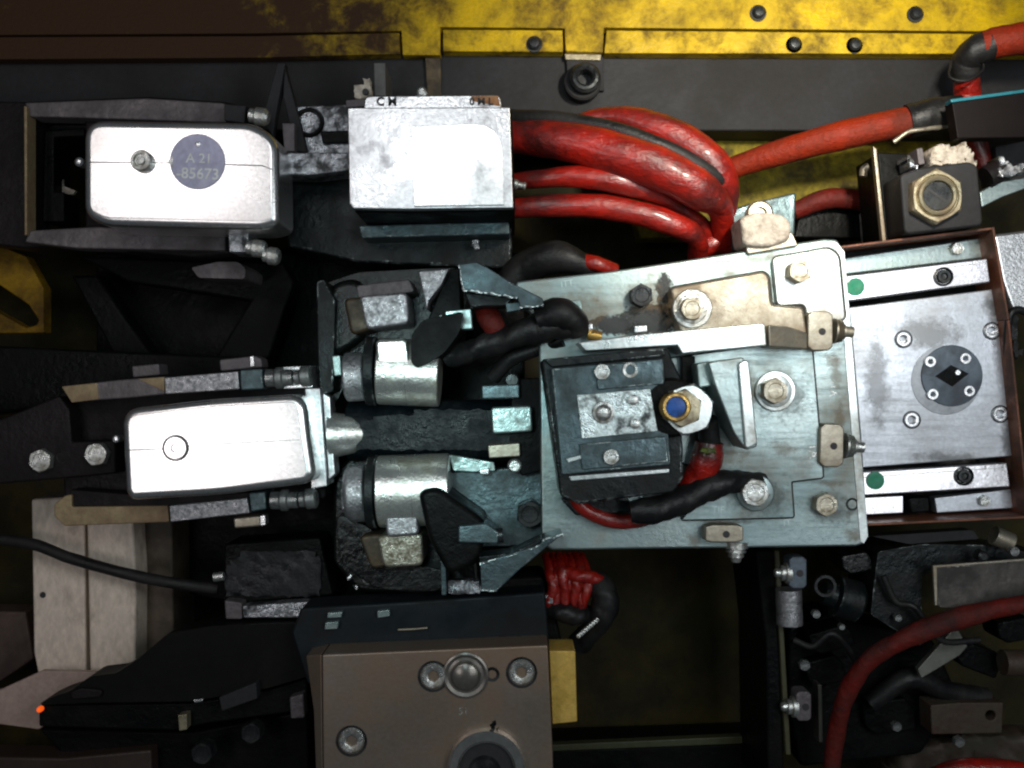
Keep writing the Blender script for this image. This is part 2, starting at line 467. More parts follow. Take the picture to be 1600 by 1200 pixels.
def tube(name, pts, r, m, parent=None, lump=0.02, rib=0, nseg=18, n=10, label=None):
    """pts: (px,py,z[,radius])"""
    q = [(p[0], p[1], p[2], (p[3] if len(p) > 3 else r)) for p in pts]
    P = spline([(a[0], a[1], a[2]) for a in q], n)
    Rr = spline([(a[3], 0, 0) for a in q], n)
    W = [at(*p) for p in P]
    verts, faces = [], []
    up = Vector((0, 0, 1))
    prev = None
    ph = random.random() * 6
    for i, p in enumerate(W):
        t = (W[min(i + 1, len(W) - 1)] - W[max(i - 1, 0)]).normalized()
        if prev is None:
            x = t.cross(up)
            if x.length < 1e-3:
                x = t.cross(Vector((1, 0, 0)))
            x.normalize()
        else:
            x = (prev - t * prev.dot(t)).normalized()
        prev = x
        y = t.cross(x)
        rr = Rr[i].x * F(P[i].z)
        if rib:
            rr *= 1 + 0.12 * (1 if (i // rib) % 2 else -1)
        for k in range(nseg):
            a = 2 * math.pi * k / nseg
            l = 1 + lump * math.sin(i * .55 + ph + 2 * a) + lump * 0.6 * math.sin(i * 1.3 + 3 * a + ph)
            verts.append(p + (x * math.cos(a) + y * math.sin(a)) * rr * l)
    for i in range(len(W) - 1):
        for k in range(nseg):
            j = (k + 1) % nseg
            faces.append((i * nseg + k, i * nseg + j, (i + 1) * nseg + j, (i + 1) * nseg + k))
    faces.append(list(range(nseg)))
    faces.append(list(range((len(W) - 1) * nseg, len(W) * nseg)))
    return link(name, verts, faces, m, parent, True, 0, label=label, ang=60)

def tag(o, label, cat, group=None):
    o['label'] = label
    o['category'] = cat
    if group:
        o['group'] = group
    return o

def structure(o):
    o['kind'] = 'structure'
    return o

def lump_mesh(name, pts, z, h, m, parent, amp=6, label=None, step=7):
    """irregular crusty / cast lump: footprint polygon filled with an uneven height field"""
    xs = [p[0] for p in pts]; ys = [p[1] for p in pts]
    def inside(x, y):
        c = False
        j = len(pts) - 1
        for i in range(len(pts)):
            if ((pts[i][1] > y) != (pts[j][1] > y)) and (x < (pts[j][0] - pts[i][0]) * (y - pts[i][1]) / (pts[j][1] - pts[i][1] + 1e-9) + pts[i][0]):
                c = not c
            j = i
        return c
    bm = bmesh.new()
    grid = {}
    nx = int((max(xs) - min(xs)) / step) + 1
    ny = int((max(ys) - min(ys)) / step) + 1
    for i in range(nx + 1):
        for j in range(ny + 1):
            x = min(xs) + i * step; y = min(ys) + j * step
            if inside(x, y):
                zz = z + random.uniform(-amp, amp)
                grid[i, j] = bm.verts.new(at(x + random.uniform(-2, 2), y + random.uniform(-2, 2), zz))
    for (i, j) in list(grid):
        q = [(i, j), (i + 1, j), (i + 1, j + 1), (i, j + 1)]
        if all(k in grid for k in q):
            bm.faces.new([grid[k] for k in q])
    loose = [v for v in bm.verts if not v.link_faces]
    bmesh.ops.delete(bm, geom=loose, context='VERTS')
    r = bmesh.ops.extrude_face_region(bm, geom=list(bm.faces))
    for g in r['geom']:
        if isinstance(g, bmesh.types.BMVert):
            g.co.z -= h * S
    bm.verts.index_update()
    verts = [v.co.copy() for v in bm.verts]
    faces = [[v.index for v in f.verts] for f in bm.faces]
    bm.free()
    o = link(name, verts, faces, m, parent, True, 0, label=label, ang=75)
    return o

def text(name, s, px, py, z, size, m, parent, rot=0.0, mirror=False, ext=0.6, bold=0.0):
    c = bpy.data.curves.new(name, 'FONT')
    c.body = s
    c.align_x = 'CENTER'
    c.align_y = 'CENTER'
    c.size = size * F(z)
    c.extrude = ext * S * 0.5
    c.offset = bold * S
    c.resolution_u = 3
    t = bpy.data.objects.new(name, c)
    COL.objects.link(t)
    dg = bpy.context.evaluated_depsgraph_get()
    me = bpy.data.meshes.new_from_object(t.evaluated_get(dg))
    bpy.data.objects.remove(t)
    me.materials.clear()
    me.materials.append(m)
    o = bpy.data.objects.new(name, me)
    COL.objects.link(o)
    o.parent = parent
    o.location = at(px, py, z + ext * 0.5) - wloc(parent)
    o.rotation_euler = (0, 0, rot)
    return o

# =================================================================== THE SETTING
fl = prism("floor", [(-3500, -2500), (5000, -2500), (5000, 3700), (-3500, 3700)], -470, 20, FLOOR, None, 0)
structure(fl)
# floor seams and debris
dark_base = prism("base_casting", [(150, 395), (820, 395), (820, 860), (560, 980), (150, 900)], -330, 110, BLACK, None, 4)
tag(dark_base, "black greasy machine base under the two aluminium covered heads", "machine base")
channel = prism("wall_channel", [(-900, 60), (2400, 60), (2400, 206), (1160, 204), (900, 204), (-900, 204)], -178, 200, GREYP, None, 4)
structure(channel)

ledge = prism("ledge", [(960, 206), (1500, 206), (1500, 330), (1330, 345), (1260, 330), (1180, 372), (1000, 372)], -250, 60, MOSS, None, 4)
tag(ledge, "grimy yellowish ledge below the grey channel, right of the red hoses", "ledge")
prism("dark_notch", [(1300, 318), (1372, 290), (1372, 372), (1240, 372), (1250, 330)], -230, 40, BLACK, ledge, 4)
# =================================================================== YELLOW GUARD RAIL

g = thing("guard_rail", "yellow painted guard rail plates along the top, bolted, stained with grease, dark fade painted in at left", "guard rail", 1000, 40, -150)
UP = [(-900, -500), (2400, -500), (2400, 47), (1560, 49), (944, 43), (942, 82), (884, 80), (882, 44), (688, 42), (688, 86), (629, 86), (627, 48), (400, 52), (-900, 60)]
prism("upper_panel", UP, -152, 26, yellow_dark_fade("yellow_upper_panel_paint", UP), g, 1.5)
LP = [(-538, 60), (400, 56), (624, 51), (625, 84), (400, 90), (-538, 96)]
prism("lower_panel", LP, -150, 26, yellow_dark_fade("yellow_lower_panel_paint", LP), g, 1.5, label="left lower panel with painted dark fade")
prism("lower_panel", [(692, 46), (879, 47), (880, 81), (692, 80)], -150, 26, YELLOW, g, 1.5)
prism("lower_panel", [(948, 47), (1558, 53), (2400, 50), (2400, 92), (1500, 84), (944, 83)], -149, 28, YELLOW, g, 1.5)
for x, y in ((835, 66), (1187, 17), (1434, 19), (1243, 67), (1338, 68)):
    o = lathe("bolt", x, y, -140, [(0, -14), (13, -14), (13, -9), (9.5, -9), (9.5, -3), (7, 0), (0, 1)], BOLTD, g, 18)
# brackets on the channel
t = thing("hanging_bracket", "brown grimy strip hanging from the yellow rail above the white block", "bracket", 676, 120, -175)
prism("plate", [(664, 86), (688, 86), (690, 152), (668, 152)], -168, 12, mat("brown_grease_plate", (0.12, 0.08, 0.035), 0, 0.5, (0.04, 0.03, 0.02), 0.5, 40, 200, .8), t, 1)
t = thing("pipe_clip", "dark bracket with a round pipe stub under the yellow rail gap", "bracket", 915, 118, -175)
prism("plate", [(884, 84), (942, 84), (944, 142), (888, 140)], -168, 14, GREYP, t, 1.5)
prism("brass_strip", [(882, 84), (940, 85), (938, 94), (884, 93)], -163, 6, BRASSD, t, 1)
lathe("pipe_stub", 915, 119, -130, [(24, -46), (24, -6), (20, -1), (16, 0), (12, -3), (12, -30), (0, -30)], BOLTD, t, 28)
lathe("collar", 911, 127, -150, [(29, -20), (29, -3), (26, 0), (15, 0)], GREYP, t, 28)

# =================================================================== TOP LEFT HEAD
t = thing("covered_head", "upper left machine head with aluminium cover carrying a round numbered tag", "machine head", 240, 270, -60)
outer = [(-420, 150), (40, 158), (230, 150), (350, 158), (392, 168), (400, 200), (432, 215), (440, 350), (395, 372), (390, 396), (300, 402), (120, 385), (36, 388), (-420, 330)]
prism("rear_frame", outer, -60, 60, FRAMED, t, 5, holes=[rpoly([(50, 182), (132, 182), (132, 362), (50, 360)], 14)])
prism("top_bar", [(38, 160), (228, 153), (345, 160), (388, 170), (386, 190), (360, 192), (132, 184), (46, 182)], -38, 40, FRAME, t, 3)
prism("bottom_bar", [(46, 360), (150, 354), (352, 362), (352, 392), (120, 388), (38, 378)], -38, 40, FRAME, t, 3)
prism("left_edge_strip", [(37, 165), (42, 166), (42, 366), (38, 368)], -30, 30, TANB, t, 1.5)
prism("corner_block", [(350, 162), (384, 165), (382, 192), (350, 188)], -10, 60, GREYP, t, 2)
prism("corner_block", [(356, 362), (388, 362), (388, 394), (358, 394)], -10, 60, SPARK, t, 2)
prism("inner_lug", [(70, 205), (132, 200), (132, 212), (84, 214), (84, 300), (100, 300), (100, 346), (66, 346)], -90, 60, BLACK, t, 2)
cov = prism("cover", rpoly([(129, 186), (396, 190), (434, 216), (436, 350), (410, 358), (160, 352), (129, 334)], 34, 8), 60, 105, ALU, t, 30, seg=8)
prism("seam", [(140, 252.6), (286, 254), (410, 258), (425, 264), (425, 265.6), (410, 259.6), (286, 255.6), (140, 254.2)], 60.4, 3, BOLTD, cov, 0)
prism("lower_rim", rpoly([(405, 346), (428, 338), (436, 345), (432, 356), (412, 360)], 6), 0, 20, ALU, t, 2)
lathe("screw", 219, 250, 72, [(0, -14), (17, -14), (17, -4), (15, 0), (11, 0), (10, -4), (7, -4), (6, 0), (0, 1)], BOLTM, t, 26)
tg = prism("round_tag", circle(308, 252, 43, 40) , 62.5, 4, TAGM, t, 0.6)
lathe("rivet", 309, 225, 65, [(0, -3), (5, -3), (4, 0), (0, 1)], ALUW, tg, 14)
prism("tag_ear", [(262, 252), (270, 243), (270, 262)], 62.6, 4, BOLTM, tg, 0.3)
text("lettering", "A 21", 311, 248, 62.8, 21, WHITE, tg, rot=-0.03, bold=0.25)
text("lettering", "-85673", 309, 272, 62.8, 24, WHITE, tg, rot=-0.04, bold=0.4)
lathe("pin", 122, 252, -20, [(0, -20), (7, -20), (7, -3), (4, 0), (0, 1)], ALUW, t, 16)
for (x, y, s) in ((396, 180, 1), (392, 386, 1), (418, 398, .8)):
    cyl("side_screw", (x - 6, y, 0), (x + 24 * s, y + 4, 0), 13, BOLTM, t, rings=[(0, 11), (.3, 11), (.32, 14), (.8, 14), (1, 10)])
prism("silver_tag", [(84, 262), (96, 262), (98, 290), (118, 298), (114, 304), (84, 303)], -120, 8, CRUST, t, 1)
# triangular brace
t = thing("triangular_brace", "dark grey A shaped brace standing behind the tagged cover", "brace", 435, 165, -60)
prism("leg", [(433, 98), (446, 98), (430, 185), (426, 212), (408, 190)], -40, 22, GREYP, t, 2)
prism("leg", [(444, 100), (450, 122), (466, 180), (480, 238), (462, 236), (442, 150)], -46, 22, GREYP, t, 2)
prism("foot", [(440, 192), (460, 192), (460, 236), (444, 236)], -30, 60, FRAME, t, 2)
cyl("tip_screw", (401, 178, -5), (418, 184, -5), 10, BOLTM, t)
# silvery greasy manifold
t = thing("grease_manifold", "greasy silver manifold between the tagged cover and the white block", "manifold", 490, 220, -60)
prism("upper_block", [(462, 166), (543, 163), (548, 205), (548, 245), (478, 240)], -60, 80, SPARK, t, 3)
prism("lower_block", [(434, 238), (548, 238), (550, 266), (480, 274), (436, 272)], -30, 60, SPARK, t, 3)
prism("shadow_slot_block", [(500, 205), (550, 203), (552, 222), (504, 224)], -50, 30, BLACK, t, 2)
prism("body", [(432, 265), (800, 265), (800, 420), (560, 410), (450, 385)], -120, 160, BLACKW, t, 5)
lathe("ring_mark", 482, 190, -54, [(16, -6), (18, 0), (22, 0), (24, -6)], BLACK, t, 26)
# sensor
t = thing("sensor_clamp", "small pitted white clamp with a dark hole beside the grey upright bar", "clamp", 563, 145, -40)
lump_mesh("clamp_body", rpoly([(548, 132), (566, 130), (568, 116), (580, 120), (582, 150), (560, 157), (548, 150)], 6), -20, 26, CRUST, t, 3, step=5)
lathe("hole", 571, 143, -12, [(0, 0), (5, 0), (5.5, -3)], INK, t, 14)
prism("base", [(540, 156), (570, 154), (572, 166), (540, 168)], -25, 25, FRAME, t, 2)
up = prism("upright_bar", [(584, 98), (602, 98), (603, 150), (585, 150)], -50, 90, mat("flat_grey_bar", (0.13, 0.125, 0.12), 0, 0.6, None), None, 1.5)
tag(up, "flat grey upright bar behind the white block", "bar")

# =================================================================== WHITE BLOCK
t = thing("white_block", "bright white machined block with rounded raised pad and dark lower body", "machine block", 672, 247, -60)
prism("body", [(548, 172), (800, 170), (805, 330), (553, 332)], 42, 250, BLACK, t, 5)
prism("rear_plate", rpoly([(570, 150), (782, 148), (784, 175), (568, 176)], 9), 34, 24, ALUW, t, 2)
prism("face_plate", [(543, 168), (797, 167), (802, 325), (640, 327), (552, 326), (546, 318)], 60, 16, ALUW, t, 2, seg=3)
dp = [(643, 197), (742, 194), (758, 196), (772, 204), (781, 217), (785, 232), (787, 320), (647, 322)]
prism("raised_pad", dp, 64, 3.2, mat("white_pad_metal", (0.97, 0.97, 0.97), 0.95, 0.2, (0.7, 0.72, 0.75), 0.15, 20, 300, 0.1), t, 0.8)
text("lettering", "C M", 604, 159, 34.6, 18, INK, t, bold=0.5)
text("lettering", "0 M L", 752, 159, 34.8, 16, INK, t, bold=0.4)
prism("rust_patch", [(736, 150.5), (778, 150), (782, 166), (738, 158)], 34.3, 0.6, RUSTM, t, 0)
lathe("stud", 659, 143, 20, [(0, -20), (8, -20), (8, -2), (5, 0), (0, 0)], BOLTM, t, 14)
cyl("grease_nipple", (800, 287, 10), (822, 291, 10), 7, BOLTM, t, rings=[(0, 8), (.4, 8), (.45, 5), (.8, 5), (.85, 7), (1, 5)])
prism("lower_ledge", [(560, 352), (795, 346), (797, 366), (565, 372)], -60, 120, DTEAL, t, 3)
lump_mesh("grease_spot", [(732, 376), (752, 376), (750, 392), (734, 390)], -90, 12, SPARK, t, 3, step=5)

# =================================================================== HOSES
GR = "red hoses looped between the white block and the zinc plate"
def hose(pts, r, m, label, group=None, **k):
    o = tube("hose", pts, r, m, None, **k)
    tag(o, label, "hose", group)
    return o
hose([(905, 192, -70, 14), (950, 184, -62, 17), (1010, 196, -45, 25), (1075, 226, -35, 28), (1116, 264, -38, 29), (1130, 300, -60, 25), (1128, 345, -90, 18), (1100, 400, -130, 18)], 22, RED, "topmost red hose making the outer loop beyond the black cable", GR)
hose([(760, 180, -80), (800, 184, -60), (870, 187, -30, 13), (960, 203, -12), (1040, 232, -8), (1098, 264, -12), (1135, 292, -40, 10), (1140, 330, -100, 10)], 13, RUB, "thin black cable lying between the two uppermost red hoses", lump=0.01)
hose([(770, 214, -70, 26), (815, 214, -60, 27), (880, 220, -30, 31), (960, 239, -10, 33), (1040, 268, -2, 33), (1095, 299, -10, 30), (1125, 325, -50, 20), (1130, 380, -110, 18)], 26, RED, "thickest red hose with greasy dark patches below the black cable", GR, nseg=24)
hose([(800, 284, -60, 13), (840, 280, -40, 14), (900, 276, -25, 17), (970, 285, -22, 19), (1030, 306, -40, 15), (1080, 338, -70, 13), (1110, 365, -100, 13)], 17, RED, "third red hose from the top emerging beside the grease nipple", GR)
hose([(800, 326, -50, 15), (850, 322, -42, 17), (930, 322, -35, 19), (1000, 334, -32, 19), (1055, 352, -36, 19), (1088, 372, -60, 16), (1090, 410, -120, 16)], 18, RED, "lowest and straightest of the red loops above the dark gap", GR)
hose([(1085, 392, -110), (1120, 380, -105), (1160, 385, -130)], 18, RED, "short red hose end beside the tan knuckle fitting", GR)
hose([(790, 455, -90), (820, 420, -80), (870, 402, -60, 26), (915, 415, -60, 18), (960, 425, -80, 14)], 26, RUB, "black sleeved hose curving over the plate's upper left corner")
hose([(905, 408, -60), (932, 412, -46), (960, 424, -60)], 12, RED, "short red hose end poking from the black sleeve above the plate")
t = thing("feed_hose", "dark red hose with black sleeve rising right to the teal edged box", "hose", 1300, 215, -120)
tube("hose", [(1120, 275, -150, 17), (1160, 257, -140, 18), (1250, 229, -110, 21), (1340, 206, -90, 23), (1424, 189, -80, 23)], 21, REDO, t, lump=0.02)
tube("sleeve", [(1418, 190, -80, 26), (1450, 182, -76, 27), (1500, 174, -70, 26)], 26, RUB, t, lump=0.03)
t = thing("elbow_hose", "dull red hose bent through a black elbow at the top right", "hose", 1520, 90, -90)
tube("hose", [(1535, 72, -60, 23), (1570, 64, -50, 24), (1620, 58, -40, 25), (1720, 50, -30, 25)], 24, REDO, t, lump=0.02)
tube("elbow", [(1510, 122, -90, 20), (1508, 100, -80, 21), (1520, 82, -66, 23), (1550, 68, -56, 24)], 22, RUB, t, lump=0.03)
tube("lower_hose", [(1510, 112, -90, 19), (1512, 150, -110, 20), (1520, 200, -130, 18), (1535, 260, -140, 16)], 19, RED, t, lump=0.02)
tube("tie", [(1487, 95, -75), (1484, 120, -60), (1510, 126, -52), (1535, 110, -62), (1534, 90, -66)], 2, RUB, t, lump=0, nseg=8)
b = prism("flat_box", [(1487, 158), (1640, 138), (1640, 214), (1496, 216)], 0, 26, mat("black_box_paint", (0.007, 0.004, 0.004), 0, 0.6, None, bump=.1, spec=.15), None, 2)
box = thing("junction_box", "flat black box with teal upper edge crossing the right border", "box", 1560, 180, -30)
b.parent = box
b.location = b.location - box.location
b.name = "case"
prism("edge_strip", [(1485, 155), (1640, 134), (1640, 139), (1487, 160)], 4, 20, TEALB, box, 1)

# =================================================================== VALVE (TOP RIGHT)
t = thing("valve_bracket", "dark valve bracket with large hex nut and flaking cream top", "valve", 1450, 300, -120)
prism("side_plate", [(1371, 238), (1420, 240), (1424, 372), (1384, 378)], -60, 100, BLACK, t, 3)
prism("edge_strip", [(1364, 228), (1370, 232), (1385, 376), (1379, 378)], -50, 12, TAN, t, 1.5)
prism("nut_block", rpoly([(1406, 272), (1440, 262), (1515, 252), (1528, 258), (1537, 352), (1414, 366)], 9), 10, 130, GREYP, t, 4)
lathe("hex_nut", 1465, 306, 28, [(0, -20), (44, -20, 1), (44, -3, 1), (40, 0, .5), (34, 0), (33, -3), (31, -4), (30, 3), (27, 5), (24, 3), (23, -6), (0, -6)], BRASSD, t, 36, hexrot=R(30))
lathe("stud_end", 1465, 306, 26, [(0, 0), (22, 0), (23, -6)], BOLTD, t, 24)
prism("screwdriver_slot", [(1450, 297), (1453, 295), (1480, 314), (1477, 317)], 26.5, 1, INK, t, 0)
lump_mesh("crust", [(1450, 235), (1470, 222), (1495, 228), (1508, 218), (1524, 240), (1530, 268), (1500, 258), (1455, 262)], -10, 60, CRUST, t, 4, step=4)
lump_mesh("white_bead", [(1412, 240), (1424, 238), (1430, 256), (1440, 262), (1424, 268), (1420, 258)], -10, 40, ALUW, t, 4, step=5)
prism("clip", [(1432, 232), (1442, 230), (1446, 256), (1436, 258)], -15, 40, FRAME, t, 2)
tube("curved_rim", [(1396, 222, -60), (1420, 206, -55), (1450, 201, -55), (1485, 196, -60), (1493, 186, -60)], 3.5, TAN, t, lump=0.1, nseg=8)
tube("small_cable", [(1372, 262, -100), (1352, 262, -110), (1348, 276, -110)], 6, TAN, t)
prism("pale_post", [(1361, 322), (1374, 322), (1378, 378), (1364, 372)], -120, 60, ALUW, t, 5)
t = thing("pipe_fitting", "corroded grey pipe fitting beside the hex nut block", "pipe fitting", 1580, 265, -120)
cyl("pipe", (1540, 278, -60), (1570, 262, -60), 18, FRAMED, t)
lump_mesh("tee", [(1556, 262), (1560, 240), (1575, 244), (1582, 256), (1604, 252), (1604, 272), (1580, 276), (1560, 276)], -40, 40, SPARK, t, 4, step=5)
prism("zinc_plate", [(1531, 300), (1560, 284), (1610, 276), (1610, 292), (1566, 308), (1534, 324)], -60, 20, ZINC, t, 2)
prism("grey_back", [(1555, 228), (1640, 212), (1640, 270), (1600, 290), (1560, 284)], -110, 60, GREYP, t, 3)
t = thing("white_housing", "pale dirty housing at the right border beyond the copper rimmed tray", "housing", 1585, 420, -120)
prism("shell", rpoly([(1552, 366), (1680, 350), (1700, 480), (1582, 486), (1566, 440)], 8), -50, 80, ALUW, t, 6)
lump_mesh("cable_loop_pad", [(1570, 490), (1592, 484), (1600, 560), (1582, 566)], -30, 20, RUB, t, 2)
tube("cable_loop", [(1573, 560, -40), (1576, 500, -20), (1588, 484, -18), (1610, 490, -20)], 6, RUB, t)
# knuckle fitting on the plate's top edge
t = thing("knuckle_fitting", "chunky tan hex knuckle fitting on the plate's top edge", "pipe fitting", 1195, 355, -50)
prism("back_block", [(1136, 330), (1170, 318), (1245, 300), (1242, 368), (1150, 390)], -70, 80, DTEAL, t, 4)
prism("knuckle", rpoly([(1156, 340), (1182, 330), (1222, 334), (1237, 346), (1236, 374), (1200, 386), (1162, 384)], 8), 20, 70, CRUST, t, 7, seg=3)
lathe("ring", 1188, 334, 8, [(0, -20), (20, -20), (22, -5), (18, 0), (11, 0), (10, -6), (0, -6)], TAN, t, 24)
prism("foot", rpoly([(1162, 372), (1238, 362), (1248, 384), (1168, 398)], 5), 8, 30, TAN, t, 4)

# =================================================================== SLIDE UNIT (RIGHT)
SLIDE_STAINS = []
t = thing("slide_unit", "silver slide unit with two guide rails in a copper rimmed tray", "slide unit", 1460, 600, -100)
prism("tray_floor", [(1250, 392), (1547, 358), (1600, 806), (1300, 822)], -95, 14, BLACK, t, 2)
def wall(p, q, w, z, h, m):
    a, b = Vector(p), Vector(q)
    n = Vector((-(b - a).y, (b - a).x)).normalized() * w
    return prism("tray_rim", [tuple(a), tuple(b), tuple(b + n), tuple(a + n)], z, h, m, t, 1.2)
wall((1250, 392), (1550, 355), 4, -12, 90, COPPER)
wall((1550, 355), (1574, 500), -4, -12, 90, COPPER)
wall((1574, 500), (1606, 806), -4, -14, 90, COPPER)
wall((1606, 806), (1290, 821), -4, -14, 90, COPPER)
pl = prism("slide_plate", [(1240, 494), (1330, 480), (1550, 452), (1576, 560), (1592, 712), (1358, 730), (1250, 740)], -45, 30, SILV, t, 2)
# upper strip + rails
prism("cover_strip", [(1250, 410), (1322, 402), (1540, 370), (1546, 402), (1330, 428), (1250, 438)], -60, 24, ZINC, t, 3)
prism("cover_strip", [(1330, 778), (1412, 774), (1412, 802), (1336, 806)], -60, 24, RAILM, t, 2)
prism("cover_strip", [(1460, 778), (1580, 764), (1586, 794), (1464, 802)], -60, 24, SILV, t, 2)
for (pts, cap, bolt) in (([(1250, 440), (1326, 430), (1543, 403), (1548, 441), (1330, 470), (1250, 481)], (1337, 448), (1475, 432)),
                         ([(1250, 744), (1355, 737), (1574, 723), (1579, 761), (1362, 774), (1250, 780)], (1368, 751), (1507, 744))):
    o = prism("rail", pts, -24, 40, RAILM, t, 2.5, seg=3)
    x0, y0 = pts[2][0], (pts[2][1] + pts[3][1]) / 2
    ya = lambda yy, k=0: yy
    prism("rail_groove", [(pts[0][0], pts[0][1] + 8), (pts[2][0] - 6, pts[2][1] + 7), (pts[2][0] - 6, pts[2][1] + 8.4), (pts[0][0], pts[0][1] + 9.4)], -23.7, 1, BOLTM, o, 0)
    lathe("plug", cap[0], cap[1], -22, [(0, -4), (14, -4), (14, 0), (6, 0.6), (0, -1)], GREEN, t, 22)
    c = lathe("rail_bolt", bolt[0], bolt[1], -21, [(15, -3), (15, 0), (13, 0.6), (11.5, -3), (11, -3), (10, 2), (6, 2), (5, -2, 1), (0, -3)], BOLTD, t, 24)
hexbolt(1497, 388, -60, 10, BOLTM, t, 12)
hexbolt(1540, 783, -60, 9, BOLTM, t, 10)
prism("damper", rpoly([(1420, 778), (1452, 776), (1454, 800), (1424, 802)], 5), -50, 30, BLACK, t, 3)
for x, y in ((1412, 530), (1425, 656), (1550, 517), (1563, 647)):
    capscrew(x, y, -45, 11.5, ALUW, t, 6)
dsc = prism("round_insert", circle(1488, 587, 48, 44), -41, 6, DISC, t, 1, holes=[[(1462, 588), (1486, 571), (1513, 584), (1488, 604)]])
prism("lower_flange", circle(1478, 594, 54, 44), -44, 2, mat("brushed_flange", (0.42, 0.44, 0.47), .6, .4, None), dsc, .6)
prism("window", [(1455, 588), (1486, 564), (1521, 583), (1488, 611)], -44.3 + 1.0, 1, BLACK, dsc, 0)
lathe("window_glint", 1497, 582, -42, [(0, 0), (4, 0), (4, -2)], ALUW, dsc, 10)
for x, y in ((1454, 565), (1509, 560), (1458, 616), (1515, 611)):
    capscrew(x, y, -41, 9, ALUW, dsc, 3, well=False, inner=.4)

for (x, y, a, b, r0, mm) in ((1560, 480, 40, 24, 0, 0), (1575, 690, 16, 60, 0, 0), (1480, 715, 80, 12, -.1, 0), (1370, 600, 24, 90, 0, 1), (1450, 520, 60, 30, 0, 1)):
    SLIDE_STAINS.append((x, y, a, b, r0, mm))
SLIDE_T = t
# =================================================================== ADAPTER PLATE
t = thing("adapter_plate", "large zinc adapter plate with stamped marks and hex bolts, right of centre", "plate", 1180, 620, -30)
po = [(806, 440), (950, 424), (1060, 408), (1288, 373), (1308, 374), (1320, 393), (1333, 520), (1347, 680), (1357, 838), (1350, 850), (1338, 854), (1100, 857), (862, 860), (846, 850), (842, 500), (806, 470)]
prism("base_plate", po, 0, 34, ZINC, t, 4, seg=3)
prism("edge_band", [(1306, 376), (1320, 393), (1357, 838), (1350, 850), (1344, 846), (1318, 520)], 1.5, 4, ZINCB, t, 1)
prism("corner_pad", rpoly([(1206, 402), (1296, 386), (1312, 398), (1322, 500), (1262, 506), (1258, 476), (1214, 478)], 9), 10, 11, ZINCB, t, 3)
mid = rpoly([(1040, 560), (1048, 560), (1200, 540), (1266, 520), (1270, 560), (1286, 746), (1236, 752), (1240, 808), (1066, 812), (1085, 790), (1150, 762), (1110, 740), (1060, 720)], 4)
JOINT_SHADE = mat("grimy_joint_shade", (0.05, 0.048, 0.04), 0.2, 0.6, (0.02, 0.018, 0.014), 0.5, 60, 200, .5)  # dark joint rims paint the edge shading missing under flat lighting
def grow(pts, d):
    ccx = sum(p[0] for p in pts) / len(pts); ccy = sum(p[1] for p in pts) / len(pts)
    out = []
    n = len(pts)
    ar = sum(pts[i][0] * pts[(i + 1) % n][1] - pts[(i + 1) % n][0] * pts[i][1] for i in range(n))
    sg = 1 if ar > 0 else -1
    for i in range(n):
        a, b = Vector(pts[i - 1]), Vector(pts[(i + 1) % n])
        q = b - a
        nn = Vector((q.y, -q.x)).normalized() * d * sg
        out.append((pts[i][0] + nn.x, pts[i][1] + nn.y))
    return out
prism("joint_shade", grow(mid, 2.4), 5, 5, JOINT_SHADE, t, 0)
prism("joint_shade", grow(rpoly([(1047, 450), (1193, 424), (1202, 432), (1206, 476), (1256, 480), (1262, 524), (1150, 530), (1062, 520)], 7), 2.2), 9, 9, JOINT_SHADE, t, 0)
prism("joint_shade", grow(rpoly([(1206, 402), (1296, 386), (1312, 398), (1322, 500), (1262, 506), (1258, 476), (1214, 478)], 9), 1.4), 3, 3, JOINT_SHADE, t, 0)
prism("mid_plate", mid, 24, 24, ZINC, t, 5, seg=3)
OFFM = 4
prism("clamp_block", rpoly([(1047, 450), (1193, 424), (1202, 432), (1206, 476), (1256, 480), (1262, 524), (1150, 530), (1062, 520)], 7), 42, 42, TAN, t, 6, seg=3)
hexbolt(1082, 482, 42, 19, BOLTT, t, 24, washer=31, wm=BOLTM)
hexbolt(1003, 461, 0, 19, BOLTD, t, 26)
hexbolt(1251, 423, 10, 19, BOLTT, t, 22)
hexbolt(1212, 611, 24, 21, BOLTT, t, 26, washer=32, wm=ZINCB)
hexbolt(1181, 770, 24, 23, BOLTM, t, 24, washer=29, wm=ZINC)
hexbolt(1292, 789, 0, 19, BOLTT, t, 20)
prism("lower_wing", [(700, 738), (846, 728), (850, 852), (700, 856)], -46, 30, DTEAL, t, 3)
hexbolt(828, 804, -46, 22, BOLTD, t, 40)
lathe("threaded_hole", 1332, 788, 1, [(0, -3), (6, -3), (7, 0), (10, 0.4), (10.5, -2)], BOLTD, t, 20)
# top bar: bright flat + tan end
prism("top_bar", [(902, 535), (1000, 522), (1192, 505), (1196, 508), (1198, 540), (1066, 553), (1058, 540), (915, 549)], 78, 62, ZINCB, t, 3, seg=3)
prism("bar_end", [(1200, 507), (1232, 510), (1262, 520, 50), (1262, 546, 50), (1202, 542)], 74, 56, TAN, t, 3)
prism("stop_web", [(1064, 556), (1086, 556), (1090, 600), (1066, 600)], 40, 38, BLACK, t, 2)
prism("gusset", rpoly([(1106, 566), (1162, 558), (1184, 698), (1166, 704), (1146, 676), (1116, 600)], 5), 100, 90, ZINC, t, 3, seg=3)
prism("gusset_ridge", rpoly([(1153, 566), (1170, 562), (1184, 694), (1165, 702)], 6), 106, 20, ZINCB, t, 5, seg=3)
prism("pale_stop", [(1088, 568), (1110, 564), (1112, 604), (1092, 606)], 82, 60, PALE, t, 3)
def stamp(s, x, y, z, size, rot, m=WHITE):
    text("stamped_marks", s, x, y, z, size, m, t, rot=rot, ext=0.3)
STM = mat("scribed_metal", (0.5, 0.6, 0.6), .8, .4, None, bump=0.1)
stamp("ITT", 886, 443, 0.1, 14, R(8), STM)
